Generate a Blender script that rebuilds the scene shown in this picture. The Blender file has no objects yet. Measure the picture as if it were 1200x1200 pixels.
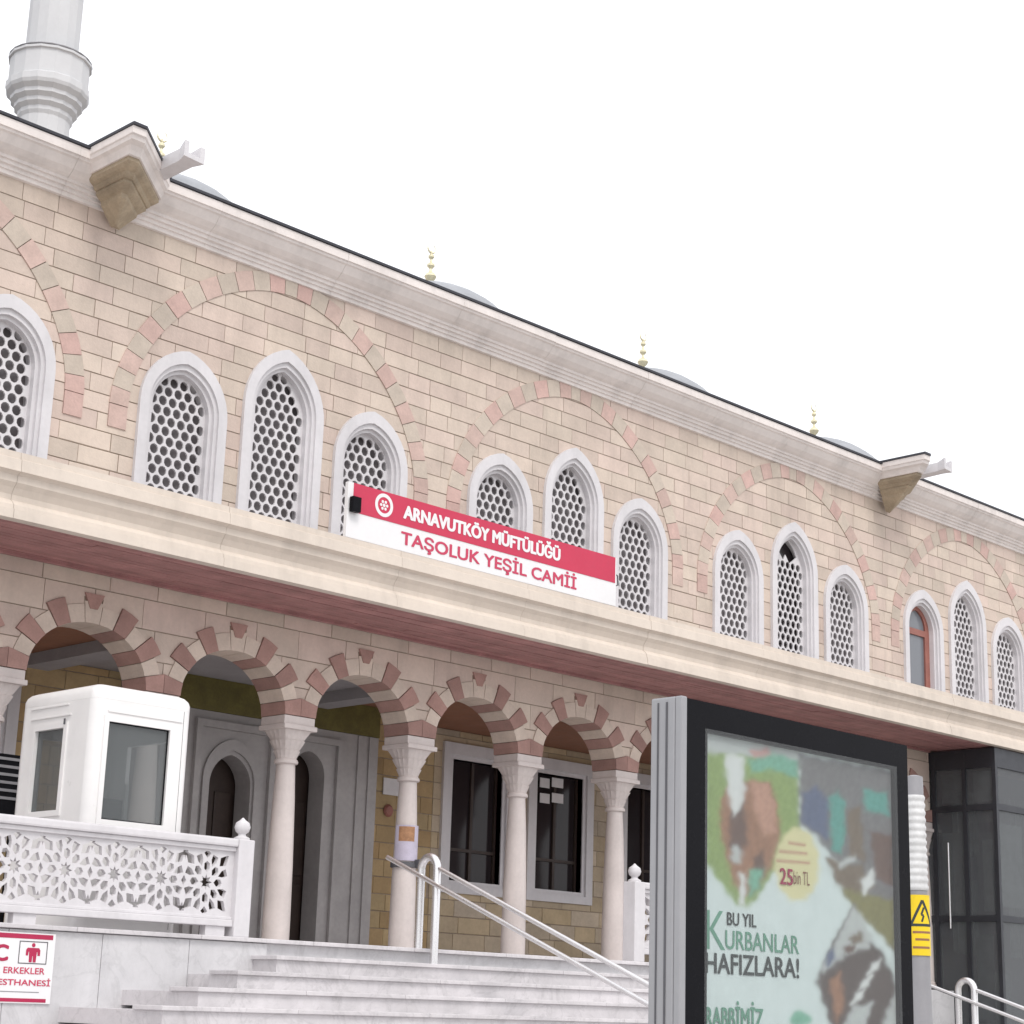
import bpy, bmesh, math, random
from math import radians as RD, sin, cos, pi
from mathutils import Matrix, Vector
from mathutils.geometry import delaunay_2d_cdt
random.seed(7)
S = bpy.context.scene
COL = S.collection

# ------------------------------------------------------------ camera, sky, sun, exposure
YAW, PITCH, ROLL, FPX, EYE = RD(45.2), RD(15.02), RD(1.80), 2178.0, 1.6
fwd = Vector((sin(YAW)*cos(PITCH), cos(YAW)*cos(PITCH), sin(PITCH)))
rt0 = Vector((cos(YAW), -sin(YAW), 0)); up0 = rt0.cross(fwd)
rt = cos(ROLL)*rt0 + sin(ROLL)*up0
up = -sin(ROLL)*rt0 + cos(ROLL)*up0
cam = bpy.data.cameras.new('camera'); camo = bpy.data.objects.new('camera', cam); COL.objects.link(camo)
cam.sensor_width = 36; cam.lens = 36*FPX/1200; cam.clip_end = 3000; cam.clip_start = .05
camo.matrix_world = Matrix(((rt.x, up.x, -fwd.x, 0), (rt.y, up.y, -fwd.y, 0), (rt.z, up.z, -fwd.z, EYE), (0, 0, 0, 1)))
S.camera = camo
W = bpy.data.worlds.new('World'); S.world = W; W.use_nodes = True
nt = W.node_tree; nt.nodes.clear()
wo = nt.nodes.new('ShaderNodeOutputWorld'); mx = nt.nodes.new('ShaderNodeMixShader')
b1 = nt.nodes.new('ShaderNodeBackground'); b2 = nt.nodes.new('ShaderNodeBackground')
sk = nt.nodes.new('ShaderNodeTexSky'); sk.sky_type = 'NISHITA'; sk.sun_disc = False
SUN_EL, SUN_AZ = 52, 205          # degrees; azimuth clockwise from +Y
sk.sun_elevation = RD(SUN_EL); sk.sun_rotation = RD(SUN_AZ); sk.dust_density = 3
nt.links.new(sk.outputs[0], b1.inputs[0]); b1.inputs[1].default_value = .12
b2.inputs[0].default_value = (.97, .975, 1, 1); b2.inputs[1].default_value = 1.0     # even cloud cover
mx.inputs[0].default_value = .9
nt.links.new(b1.outputs[0], mx.inputs[1]); nt.links.new(b2.outputs[0], mx.inputs[2]); nt.links.new(mx.outputs[0], wo.inputs[0])
sun = bpy.data.lights.new('sun', 'SUN'); suno = bpy.data.objects.new('sun', sun); COL.objects.link(suno)
sun.energy = 1.0; sun.angle = RD(20); sun.color = (1, .965, .92)
sd = Vector((sin(RD(SUN_AZ))*cos(RD(SUN_EL)), cos(RD(SUN_AZ))*cos(RD(SUN_EL)), sin(RD(SUN_EL))))
suno.rotation_euler = sd.to_track_quat('Z', 'Y').to_euler()
S.view_settings.view_transform = 'Standard'; S.view_settings.look = 'None'
S.view_settings.gamma = 1; S.view_settings.exposure = .55
S.render.engine = 'CYCLES'

# ------------------------------------------------------------ helpers
def ray(x, y):
    return rt*((x-600)/FPX) + up*(-(y-600)/FPX) + fwd
def PX(x, y, Y):                 # photo pixel -> (X, Z) on the upright plane at depth Y
    d = ray(x, y); d = d*(Y/d.y); return (d.x, d.z+EYE)
def PXX(x, y, X):                # photo pixel -> (Y, Z) on the upright plane at X
    d = ray(x, y); d = d*(X/d.x); return (d.y, d.z+EYE)
def proj(P):
    v = Vector(P)-Vector((0, 0, EYE)); z = v.dot(fwd)
    return 600+FPX*v.dot(rt)/z, 600-FPX*v.dot(up)/z, z

class MB:
    def __init__(s): s.v = []; s.f = []; s.sm = False
    def add(s, vs, fs):
        n = len(s.v); s.v += [tuple(p) for p in vs]; s.f += [tuple(n+i for i in f) for f in fs]; return s
    def box(s, x0, x1, y0, y1, z0, z1):
        return s.add([(x0,y0,z0),(x1,y0,z0),(x1,y1,z0),(x0,y1,z0),(x0,y0,z1),(x1,y0,z1),(x1,y1,z1),(x0,y1,z1)],
                     [(0,3,2,1),(4,5,6,7),(0,1,5,4),(1,2,6,5),(2,3,7,6),(3,0,4,7)])
    def bbox(s, x0, x1, y0, y1, z0, z1, c=.01):      # chamfered box
        bm = bmesh.new(); bmesh.ops.create_cube(bm, size=1)
        for v in bm.verts:
            v.co = Vector(((x0+x1)/2+v.co.x*(x1-x0), (y0+y1)/2+v.co.y*(y1-y0), (z0+z1)/2+v.co.z*(z1-z0)))
        bmesh.ops.bevel(bm, geom=bm.edges[:], offset=c, segments=2, affect='EDGES', profile=.6)
        return s.frombm(bm)
    def frombm(s, bm):
        bm.verts.ensure_lookup_table(); bm.verts.index_update()
        s.add([v.co[:] for v in bm.verts], [[v.index for v in f.verts] for f in bm.faces]); bm.free(); return s
    def lathe(s, prof, c=(0, 0), n=24, fn=None):     # prof: (r, z)
        vs = []; m = len(prof)
        for r, z in prof:
            for k in range(n):
                a = 2*pi*k/n; rr = r if fn is None else fn(r, z, a)
                vs.append((c[0]+rr*cos(a), c[1]+rr*sin(a), z))
        fs = [(i*n+k, i*n+(k+1)%n, (i+1)*n+(k+1)%n, (i+1)*n+k) for i in range(m-1) for k in range(n)]
        fs += [tuple(range(n-1, -1, -1)), tuple((m-1)*n+k for k in range(n))]
        return s.add(vs, fs)
    def tube(s, pts, r, n=10):
        pts = [Vector(p) for p in pts]; vs = []; N = len(pts); prev = None
        for i, p in enumerate(pts):
            t = (pts[min(i+1, N-1)]-pts[max(i-1, 0)]).normalized()
            if prev is None:
                ref = Vector((0, 0, 1)) if abs(t.z) < .9 else Vector((1, 0, 0)); u = t.cross(ref).normalized()
            else:
                u = (prev - t*prev.dot(t)).normalized()
            prev = u; w = t.cross(u)
            rr = r[i] if isinstance(r, (list, tuple)) else r
            for k in range(n):
                a = 2*pi*k/n; vs.append(p+(u*cos(a)+w*sin(a))*rr)
        fs = [(i*n+k, i*n+(k+1)%n, (i+1)*n+(k+1)%n, (i+1)*n+k) for i in range(N-1) for k in range(n)]
        fs += [tuple(range(n-1, -1, -1)), tuple((N-1)*n+k for k in range(n))]
        return s.add(vs, fs)
    def prismX(s, prof, x0, x1):                     # prof: (y, z) polygon run along X
        n = len(prof); vs = [(x0, y, z) for y, z in prof]+[(x1, y, z) for y, z in prof]
        fs = [(i, (i+1)%n, n+(i+1)%n, n+i) for i in range(n)]+[tuple(range(n-1, -1, -1)), tuple(range(n, 2*n))]
        return s.add(vs, fs)
    def region(s, outer, holes, y0, y1, back=True):  # XZ polygon minus polygons, from front y0 to back y1
        vs, fs = cdt(outer, holes)
        if not fs: return s
        n = len(vs); V = [(x, y0, z) for x, z in vs]+[(x, y1, z) for x, z in vs]
        F = []; cnt = {}
        for t in fs:
            F.append(t)
            if back: F.append(tuple(n+i for i in reversed(t)))
            for i in range(len(t)):
                e = (t[i], t[(i+1)%len(t)])
                if (e[1], e[0]) in cnt: del cnt[(e[1], e[0])]
                else: cnt[e] = 1
        for a, b in cnt: F.append((b, a, n+a, n+b))
        return s.add(V, F)
    def build(s, name, mat, parent=None, smooth=False, **kw):
        me = bpy.data.meshes.new(name); me.from_pydata(s.v, [], s.f)
        bm = bmesh.new(); bm.from_mesh(me); bmesh.ops.recalc_face_normals(bm, faces=bm.faces[:]); bm.to_mesh(me); bm.free()
        me.materials.append(mat)
        if smooth:
            me.polygons.foreach_set('use_smooth', [True]*len(me.polygons))
            me.set_sharp_from_angle(angle=RD(35))
        o = bpy.data.objects.new(name, me); COL.objects.link(o); o.parent = parent
        for k, v in kw.items(): o[k] = v
        return o

def area(P): return sum(P[i][0]*P[(i+1)%len(P)][1]-P[(i+1)%len(P)][0]*P[i][1] for i in range(len(P)))/2
def cdt(outer, holes):
    polys = [outer]+list(holes); V = []; F = []
    for p in polys:
        p = list(p) if area(p) > 0 else list(reversed(p))
        F.append(list(range(len(V), len(V)+len(p)))); V += [Vector(q) for q in p]
    ov, oe, of, _, _, orf = delaunay_2d_cdt(V, [], F, 1, 1e-5)
    keep = [tuple(f) for f, o in zip(of, orf) if 0 in o and len(o) == 1]
    used = sorted({i for f in keep for i in f}); mp = {u: i for i, u in enumerate(used)}
    return [(ov[u][0], ov[u][1]) for u in used], [tuple(mp[i] for i in f) for f in keep]

def empty(name, loc=(0, 0, 0), parent=None, **kw):
    o = bpy.data.objects.new(name, None); COL.objects.link(o); o.location = loc; o.parent = parent
    o.empty_display_size = .2
    for k, v in kw.items(): o[k] = v
    return o
def copy_tree(o, parent=None):
    c = o.copy(); COL.objects.link(c); c.parent = parent
    for ch in list(o.children): copy_tree(ch, c)
    return c

def text_mb(txt, x0, x1, z0, z1, y, bold=0.012, th=.004, shear=0):
    cu = bpy.data.curves.new('lettering', 'FONT'); cu.body = txt; cu.resolution_u = 4
    o = bpy.data.objects.new('lettering', cu); COL.objects.link(o)
    dg = bpy.context.evaluated_depsgraph_get(); me = bpy.data.meshes.new_from_object(o.evaluated_get(dg))
    xs = [v.co.x for v in me.vertices]; ys = [v.co.y for v in me.vertices]
    a, b, c, d = min(xs), max(xs), min(ys), max(ys)
    flat = [((v.co.x-a)/(b-a)*(x1-x0)+x0, (v.co.y-c)/(d-c)*(z1-z0)+z0) for v in me.vertices]
    fs = [tuple(p.vertices) for p in me.polygons]
    m = MB(); n = len(flat)
    e = bold*(z1-z0)
    for j, (ex, ez) in enumerate([(0, 0)]+[(e*cos(pi*q/4), e*.6*sin(pi*q/4)) for q in range(8)] if bold > 0 else ((0, 0),)):
        m.add([(p[0]+ex, y-.0002*j, p[1]+ez) for p in flat], fs)
    bpy.data.objects.remove(o); bpy.data.meshes.remove(me); bpy.data.curves.remove(cu)
    return m

# ------------------------------------------------------------ materials
MATS = {}
def mat(name, col, rough=.7, var=.12, scale=3., bump=.0, bscale=40., metal=0., spec=.4, rand=0., tint=None, stain=0., streak=False, detail=6, vein=0.):
    if name in MATS: return MATS[name]
    m = bpy.data.materials.new(name); m.use_nodes = True; t = m.node_tree; N = t.nodes; L = t.links
    p = N['Principled BSDF']; p.inputs['Roughness'].default_value = rough; p.inputs['Metallic'].default_value = metal
    p.inputs['Specular IOR Level'].default_value = spec
    tc = N.new('ShaderNodeTexCoord'); geo = N.new('ShaderNodeNewGeometry')
    def noise(sc, det=detail, vec=None):
        n = N.new('ShaderNodeTexNoise'); n.inputs['Scale'].default_value = sc; n.inputs['Detail'].default_value = det
        n.inputs['Roughness'].default_value = .62
        L.new(vec or geo.outputs['Position'], n.inputs['Vector']); return n
    def mapr(src, a, b, c, d):
        r = N.new('ShaderNodeMapRange'); r.inputs[1].default_value = a; r.inputs[2].default_value = b
        r.inputs[3].default_value = c; r.inputs[4].default_value = d; L.new(src, r.inputs[0]); return r.outputs[0]
    def math_(op, a, b):
        q = N.new('ShaderNodeMath'); q.operation = op
        for i, x in enumerate((a, b)):
            if isinstance(x, (int, float)): q.inputs[i].default_value = x
            else: L.new(x, q.inputs[i])
        return q.outputs[0]
    f = mapr(noise(scale).outputs[0], .3, .7, 1-var, 1+var)
    f2 = mapr(noise(scale*9).outputs[0], .3, .7, 1-var*.5, 1+var*.5)
    f = math_('MULTIPLY', f, f2)
    base = None
    if rand or tint:
        oi = N.new('ShaderNodeObjectInfo')
        r = math_('FRACT', math_('ADD', oi.outputs['Random'], geo.outputs['Random Per Island']), 0)
        f = math_('MULTIPLY', f, mapr(r, 0, 1, 1-rand, 1+rand))
        if tint:
            mxc = N.new('ShaderNodeMix'); mxc.data_type = 'RGBA'
            mxc.inputs[6].default_value = (*col, 1); mxc.inputs[7].default_value = (*tint, 1)
            r2 = math_('FRACT', math_('MULTIPLY', r, 7.31), 0); L.new(r2, mxc.inputs[0]); base = mxc.outputs[2]
    if stain:
        mp = N.new('ShaderNodeMapping'); mp.inputs['Scale'].default_value = (1, 1, .18 if streak else 1)
        L.new(geo.outputs['Position'], mp.inputs['Vector'])
        st = mapr(noise(1.7 if not streak else 2.6, 8, mp.outputs[0]).outputs[0], .48, .75, 1, 1-stain)
        f = math_('MULTIPLY', f, st)
    if vein:
        vn = noise(1.3, 5); vn.inputs['Distortion'].default_value = 1.6
        ab = math_('ABSOLUTE', math_('SUBTRACT', vn.outputs[0], .5), 0)
        f = math_('MULTIPLY', f, mapr(ab, 0, .035, 1-vein, 1))
        vn2 = noise(4.2, 6); vn2.inputs['Distortion'].default_value = 2.2
        f = math_('MULTIPLY', f, mapr(math_('ABSOLUTE', math_('SUBTRACT', vn2.outputs[0], .5), 0), 0, .03, 1-vein*.5, 1))
    mul = N.new('ShaderNodeVectorMath'); mul.operation = 'SCALE'
    if base is None: mul.inputs[0].default_value = col
    else: L.new(base, mul.inputs[0])
    L.new(f, mul.inputs['Scale']); L.new(mul.outputs[0], p.inputs['Base Color'])
    rr = mapr(noise(scale*4).outputs[0], .3, .7, max(.02, rough-.08), min(1, rough+.08)); L.new(rr, p.inputs['Roughness'])
    if bump:
        b = N.new('ShaderNodeBump'); b.inputs['Strength'].default_value = bump; b.inputs['Distance'].default_value = .01
        L.new(noise(bscale, 8).outputs[0], b.inputs['Height']); L.new(b.outputs[0], p.inputs['Normal'])
    MATS[name] = m; return m
STONE = mat('sandstone', (.60, .51, .43), .85, .08, 2.2, .35, 30, rand=.085, tint=(.595, .48, .42), stain=.15, streak=True)
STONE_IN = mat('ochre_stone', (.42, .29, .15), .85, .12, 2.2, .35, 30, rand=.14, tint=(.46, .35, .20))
MORTAR = mat('mortar', (.32, .26, .205), .95, .2, 6)
PINK = mat('pink_stone', (.55, .375, .335), .85, .12, 4, .3, 30, rand=.1, tint=(.54, .41, .36))
GREYST = mat('grey_stone', (.53, .455, .385), .85, .1, 4, .3, 30, rand=.08)
REDST = mat('red_stone', (.37, .225, .195), .85, .14, 4, .3, 30, rand=.14)
WHST = mat('pale_stone', (.60, .505, .43), .85, .1, 4, .3, 30, rand=.07)
MARBLE = mat('grey_white_marble', (.64, .62, .635), .5, .06, 1.6, .1, 20, stain=.12, streak=True)
MARBLE_ST = mat('stair_marble', (.60, .575, .585), .38, .09, 1.1, .06, 15, rand=.06, stain=.16, vein=.12)
MARBLE_WALL = mat('terrace_marble', (.58, .57, .58), .4, .07, .9, .06, 15, rand=.04, stain=.14, streak=True, vein=.09)
MARBLE_DK = mat('portal_marble', (.355, .335, .33), .45, .12, 1.6, .1, 20)
COLUMN_M = mat('column_marble', (.63, .565, .54), .5, .07, 2.5, .1, 20, stain=.12, streak=True)
CORN = mat('cornice_stone', (.76, .70, .67), .8, .07, 1.4, .2, 25, stain=.2, streak=True)
CORN2 = mat('canopy_stone', (.66, .58, .505), .8, .06, 1.2, .2, 25, stain=.16, streak=True)
CORBEL = mat('brown_corbel_stone', (.40, .325, .235), .9, .2, 3, .4, 18, stain=.25)  # browner and darker than the cornice stone, with blotchy stains
WOODRED = mat('burgundy_boards', (.38, .19, .185), .55, .2, 3, .2, 14, rand=.1)
BROWN = mat('brown_ceiling', (.27, .125, .075), .7, .15, 1.5)
OLIVE = mat('olive_gilt_band', (.13, .11, .03), .6, .25, 4)
LEAD = mat('lead_sheet', (.30, .31, .33), .55, .15, 2, .2, 10)
DARKLEAD = mat('dark_flashing', (.045, .045, .055), .6, .2, 3)
BRASS = mat('gilded_brass', (.74, .68, .48), .4, .1, 6, metal=.5)
MINW = mat('minaret_stone', (.62, .62, .63), .75, .04, .8)
WHITE = mat('white_grp', (.80, .785, .775), .35, .025, 1.2, stain=.05)
WHITEP = mat('white_panel', (.78, .77, .775), .5, .03, 1.5)
REDP = mat('red_print', (.55, .035, .085), .5, .05, 2)
REDTXT = mat('red_ink', (.55, .05, .11), .5, .03, 2)
REDDK = mat('crimson_ink', (.42, .02, .075), .5, .06, 2)
BLACK = mat('black_plastic', (.010, .010, .012), .25, .1, 3, spec=.04)
INOX = mat('brushed_steel', (.76, .75, .755), .24, .01, .4, metal=.85)
GALV = mat('galvanised_grey', (.30, .295, .31), .5, .08, 2.2, metal=.25, stain=.12, streak=True)
GALVD = mat('grey_groove', (.10, .10, .11), .6, .1, 3)
ASPH = mat('asphalt', (.055, .055, .056), .9, .2, 1, .3, 60)
PAVE = mat('pavement', (.46, .445, .425), .85, .12, 1.5, .2, 30, rand=.06)
DARKWOOD = mat('dark_wood', (.045, .03, .025), .5, .2, 5)
FRAMEWOOD = mat('red_brown_wood', (.30, .12, .095), .5, .15, 4)
ALU = mat('dark_aluminium', (.045, .047, .055), .4, .1, 3, metal=.3)
YEL = mat('yellow_sticker', (.78, .56, .015), .5, .06, 3)
PAPER = mat('white_paper', (.7, .68, .69), .6, .05, 5)
GREYP = mat('grey_frame_paint', (.33, .33, .345), .45, .05, 2, metal=.15)
def glass(name, col, rough=.06, spec=.5, alpha=1.0):
    m = bpy.data.materials.new(name); m.use_nodes = True; N = m.node_tree.nodes; L = m.node_tree.links
    p = N['Principled BSDF']; p.inputs['Base Color'].default_value = (*col, 1); p.inputs['Roughness'].default_value = rough
    p.inputs['Specular IOR Level'].default_value = spec
    if alpha < 1:
        t = N.new('ShaderNodeBsdfTransparent'); t.inputs[0].default_value = (.92, .94, .935, 1)
        x = N.new('ShaderNodeMixShader'); x.inputs[0].default_value = alpha
        L.new(t.outputs[0], x.inputs[1]); L.new(p.outputs[0], x.inputs[2]); L.new(x.outputs[0], N['Material Output'].inputs[0])
    else:
        n = N.new('ShaderNodeTexNoise'); n.inputs['Scale'].default_value = 1.2; g = N.new('ShaderNodeNewGeometry')
        L.new(g.outputs['Position'], n.inputs['Vector'])
        b = N.new('ShaderNodeBump'); b.inputs['Strength'].default_value = .05; L.new(n.outputs[0], b.inputs['Height']); L.new(b.outputs[0], p.inputs['Normal'])
    return m
GLASS_DK = glass('dark_window_glass', (.028, .022, .024), .08, .25)
GLASS_UP = glass('lifted_dark_glass', (.16, .145, .15), .3, .3)  # grey lifted to put the overexposed look into the colour
GLASS_GR = glass('grey_reflecting_glass', (.17, .18, .20), .1, .5)
GLASS_CL = glass('clear_pane', (.15, .16, .165), .04, .5, .5)
GLASS_PORCH = glass('dark_tinted_porch_glass', (.13, .135, .145), .04, .45, .5)
GLASS_BB = glass('poster_pane', (.30, .30, .31), .03, .8, .12)

# ------------------------------------------------------------ ground
LAND = 2.2425; RIS = .1725; TRD = .42; YE = 15.6
MB().add([(-600,-600,0),(900,-600,0),(900,900,0),(-600,900,0)], [(0,1,2,3)]).build('road', ASPH, kind='structure')
pv = MB().box(-60, 110, -14, 15.5, -.1, .13).build('pavement', PAVE, kind='structure')  # unseen; made broad and pale to bounce light onto the undersides
MB().box(-60, 110, -14.18, -14.003, -.1, .14).build('kerb', MARBLE_DK, kind='structure')

# terrace in front of the mosque
ter = MB()
ter.box(4.2, 23.2, YE+.03, 22.0, -.1, LAND-.045); ter.box(23.2, 30.4, 18.55, 22.0, -.1, LAND-.05)
terrace = ter.build('terrace', MARBLE_WALL, kind='structure')
# slabs facing the terrace wall and the coping on top
x = 4.2; i = 0
while x < 12.3:
    w = 1.02 if x+1.02 < 12.3 else 12.32-x
    for (za, zb) in ((.14, 1.115), (1.123, LAND-.05)):
        MB().bbox(x+.003, x+w-.003, YE-.004, YE+.029, za, zb, .004).build('wall_slab', MARBLE_WALL, terrace)
    x += w
x = 4.2
while x < 23.2:
    w = min(1.45, 23.2-x)
    MB().bbox(x+.002, x+w-.002, YE-.05, YE+.45, LAND-.043, LAND, .008).build('coping_slab', MARBLE_ST, terrace); x += w
MB().box(4.2, 23.2, YE+.45, 22.0, LAND-.044, LAND-.002).build('terrace_paving', MARBLE_ST, terrace)
# steps (each a riser block and a nosed tread)
stair = empty('stairs', (15, 13, 0), kind='structure')
def part_to(o, p):
    o.parent = p; o.matrix_parent_inverse = Matrix.Translation(-p.location); return o
ends = {1: 12.12, 2: 11.32, 3: 10.56, 4: 9.88, 5: 9.2, 6: 8.6}
for k in range(1, 13):
    z = LAND-RIS*k; yf = YE-TRD*k; x0 = ends.get(k, 8.6); x1 = 18.6
    part_to(MB().box(x0+.03, x1, yf+.035, YE+.02-.001*k, z-RIS-.01, z-.042).build('riser', MARBLE_ST), stair)
    xs = [x0]
    while xs[-1] < x1-.9: xs.append(xs[-1]+random.uniform(1.25, 1.7))
    if x1-xs[-1] < .6: xs[-1] = x1
    else: xs.append(x1)
    for a, b in zip(xs, xs[1:]):
        part_to(MB().bbox(a+.0015, b-.0015, yf, yf+TRD+.04, z-.041, z, .007).build('tread', MARBLE_ST), stair)

# ------------------------------------------------------------ mosque
mosque = empty('mosque', (20, 19, 0), label='stone mosque with striped arches, lattice windows, jutting canopy and low lead domes', category='mosque')
def mp(o): return part_to(o, mosque)
YW = 19.0                                   # face of the upper wall
XL, XR = 5.2, 42.0
BAY = [14.70+5.77*n for n in range(-1, 5)]

def pointed(cx, w, z0, zs, za, n=9):        # pointed-arch outline: width w, bottom z0, spring zs, apex za
    h = w/2; rise = za-zs
    # arc with centre on the spring line on the far side
    R = (h*h+rise*rise)/(2*h); c = R-h; amax = math.atan2(rise, c)
    pts = [(cx-h, z0), (cx+h, z0)]
    pts += [(cx-c+R*cos(amax*k/n), zs+R*sin(amax*k/n)) for k in range(n+1)]
    pts += [(cx+c-R*cos(amax*k/n), zs+R*sin(amax*k/n)) for k in range(n-1, -1, -1)]
    return pts
def sup(cx, z0, a, b, t, n=1.8):
    s_, c_ = sin(t), cos(t)
    return (cx+a*math.copysign(abs(s_)**(2/n), s_), z0+b*abs(c_)**(2/n))
ARC_Z, ARC_A, ARC_B, ARC_W, FOOT = 8.72, 2.70, 2.50, .27, 8.42
def blind(cx, da=0):
    T = [-pi/2+pi*k/30 for k in range(31)]
    out = [(cx-ARC_A, FOOT)]+[sup(cx, ARC_Z, ARC_A, ARC_B, t) for t in T]+[(cx+ARC_A, FOOT)]
    inn = [(cx+ARC_A-ARC_W, FOOT)]+[sup(cx, ARC_Z, ARC_A-ARC_W, ARC_B-ARC_W, t) for t in reversed(T)]+[(cx-ARC_A+ARC_W, FOOT)]
    return out+inn
WIN = []      # cx, zspring, zapex, kind
for b, c in enumerate(BAY):
    WIN.append((c-1.61, 8.88, 9.38, 'wood' if b == 4 else 'grille')); WIN.append((c, 9.26, 9.86, 'broken' if b == 3 else 'grille')); WIN.append((c+1.58, 8.88, 9.38, 'grille'))
WZ0 = 7.72; WW = .88; FR = .235
win_out = [pointed(c, WW+2*FR, WZ0-.25, zs+.0, za+.30) for c, zs, za, k in WIN]
win_in = [pointed(c, WW, WZ0, zs, za) for c, zs, za, k in WIN]
arc_poly = [blind(c) for c in BAY]

# wall core (mortar), with the window openings
core = MB().region([(XL, 6.6), (XR, 6.6), (XR, 11.29), (XL, 11.29)], [pointed(c, WW+.16, WZ0-.1, zs, za+.08) for c, zs, za, k in WIN], YW+.012, YW+.32)
upper = mp(core.build('upper_wall', MORTAR))

def ovl(p, r):
    xs = [q[0] for q in p]; zs = [q[1] for q in p]
    return not (max(xs) < r[0] or min(xs) > r[1] or max(zs) < r[2] or min(zs) > r[3])
CACHE = {}
def islands(mb):
    par = list(range(len(mb.v)))
    def fd(i):
        while par[i] != i: par[i] = par[par[i]]; i = par[i]
        return i
    for f in mb.f:
        for i in f[1:]: par[fd(i)] = fd(f[0])
    gr = {}
    for f in mb.f: gr.setdefault(fd(f[0]), []).append(f)
    out = []
    for fs in gr.values():
        us = sorted({i for f in fs for i in f}); k = {u: j for j, u in enumerate(us)}
        q = MB(); q.add([mb.v[u] for u in us], [tuple(k[i] for i in f) for f in fs]); out.append(q)
    return out
def block_mesh(w, h, d, m, ch=.006):
    key = (round(w, 3), round(h, 3), d, m.name)
    if key in CACHE: return CACHE[key]
    me = bpy.data.meshes.new('stone')
    v = [(-w/2, d, -h/2), (w/2, d, -h/2), (w/2, d, h/2), (-w/2, d, h/2), (-w/2, ch, -h/2), (w/2, ch, -h/2), (w/2, ch, h/2), (-w/2, ch, h/2),
         (-w/2+ch, 0, -h/2+ch), (w/2-ch, 0, -h/2+ch), (w/2-ch, 0, h/2-ch), (-w/2+ch, 0, h/2-ch)]
    f = [(0, 1, 5, 4), (1, 2, 6, 5), (2, 3, 7, 6), (3, 0, 4, 7), (4, 5, 9, 8), (5, 6, 10, 9), (6, 7, 11, 10), (7, 4, 8, 11), (8, 9, 10, 11)]
    me.from_pydata(v, [], f); me.materials.append(m); CACHE[key] = me; return me
def stones(parent, m, rect, course, lens, holes, yf, dep, cap=300, gap=.011, jitter=.003, name='stone'):
    x0, x1, z0, z1 = rect; items = []; z = z0; row = 0
    while z < z1-.03:
        h = min(course, z1-z); x = x0-random.uniform(0, .5)
        while x < x1:
            l = random.choice(lens); a, b = max(x, x0), min(x+l, x1); x += l
            if b-a < .06: continue
            r = (a+gap*.42, b-gap*.42, z+gap*.64, z+h-gap*.64); hs = [p for p in holes if ovl(p, r)]
            px, py, dz = proj(((r[0]+r[1])/2, yf, (r[2]+r[3])/2))
            inside = dz > 0 and -15 < px < 1215 and -15 < py < 1215
            items.append((0 if inside else 1, dz, r, hs))
        z += h; row += 1
    items.sort(key=lambda t: (t[0], t[1])); rest = MB(); n = 0
    for out, dz, r, hs in items:
        y = yf+random.uniform(-jitter, jitter)
        if hs:
            mb = MB(); mb.region([(r[0], r[2]), (r[1], r[2]), (r[1], r[3]), (r[0], r[3])], hs, y, yf+dep, back=False)
            if not mb.f: continue
            if n < cap and not out:
                for q in islands(mb): q.build(name, m, parent); n += 1
            else: rest.add(mb.v, mb.f)
        else:
            me = block_mesh(r[1]-r[0], r[3]-r[2], dep, m)
            c = ((r[0]+r[1])/2, y, (r[2]+r[3])/2)
            if n < cap and not out:
                o = bpy.data.objects.new(name, me); COL.objects.link(o); o.location = c; o.parent = parent; n += 1
            else: rest.add([(v.co.x+c[0], v.co.y+c[1], v.co.z+c[2]) for v in me.vertices], [tuple(p.vertices) for p in me.polygons])
    if rest.f:
        rest.build('stone_courses', m, parent, kind='stuff')
stones(upper, STONE, (XL, XR, 7.15, 11.28), .236, (.42, .5, .58, .66, .74), win_out+arc_poly, YW, .05)

# blind-arch voussoirs
for b, c in enumerate(BAY):
    n = 27
    if b in (1, 2, 3, 4, 0):
        for k in range(n):
            t0 = -pi/2+pi*k/n+.002; t1 = -pi/2+pi*(k+1)/n-.002
            tt = [t0+(t1-t0)*j/2 for j in range(3)]
            P = [sup(c, ARC_Z, ARC_A, ARC_B, t) for t in tt]+[sup(c, ARC_Z, ARC_A-ARC_W, ARC_B-ARC_W, t) for t in reversed(tt)]
            MB().region(P, [], YW-.012-random.uniform(0, .004), YW+.05, back=False).build('voussoir', PINK if k % 2 == 0 else GREYST, upper)
        for sx in (-1, 1):
            xa, xb = sorted((c+sx*ARC_A, c+sx*(ARC_A-ARC_W)))
            MB().box(xa+.004, xb-.004, YW-.013, YW+.05, FOOT, ARC_Z-.008).build('impost_block', PINK, upper)

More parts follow.
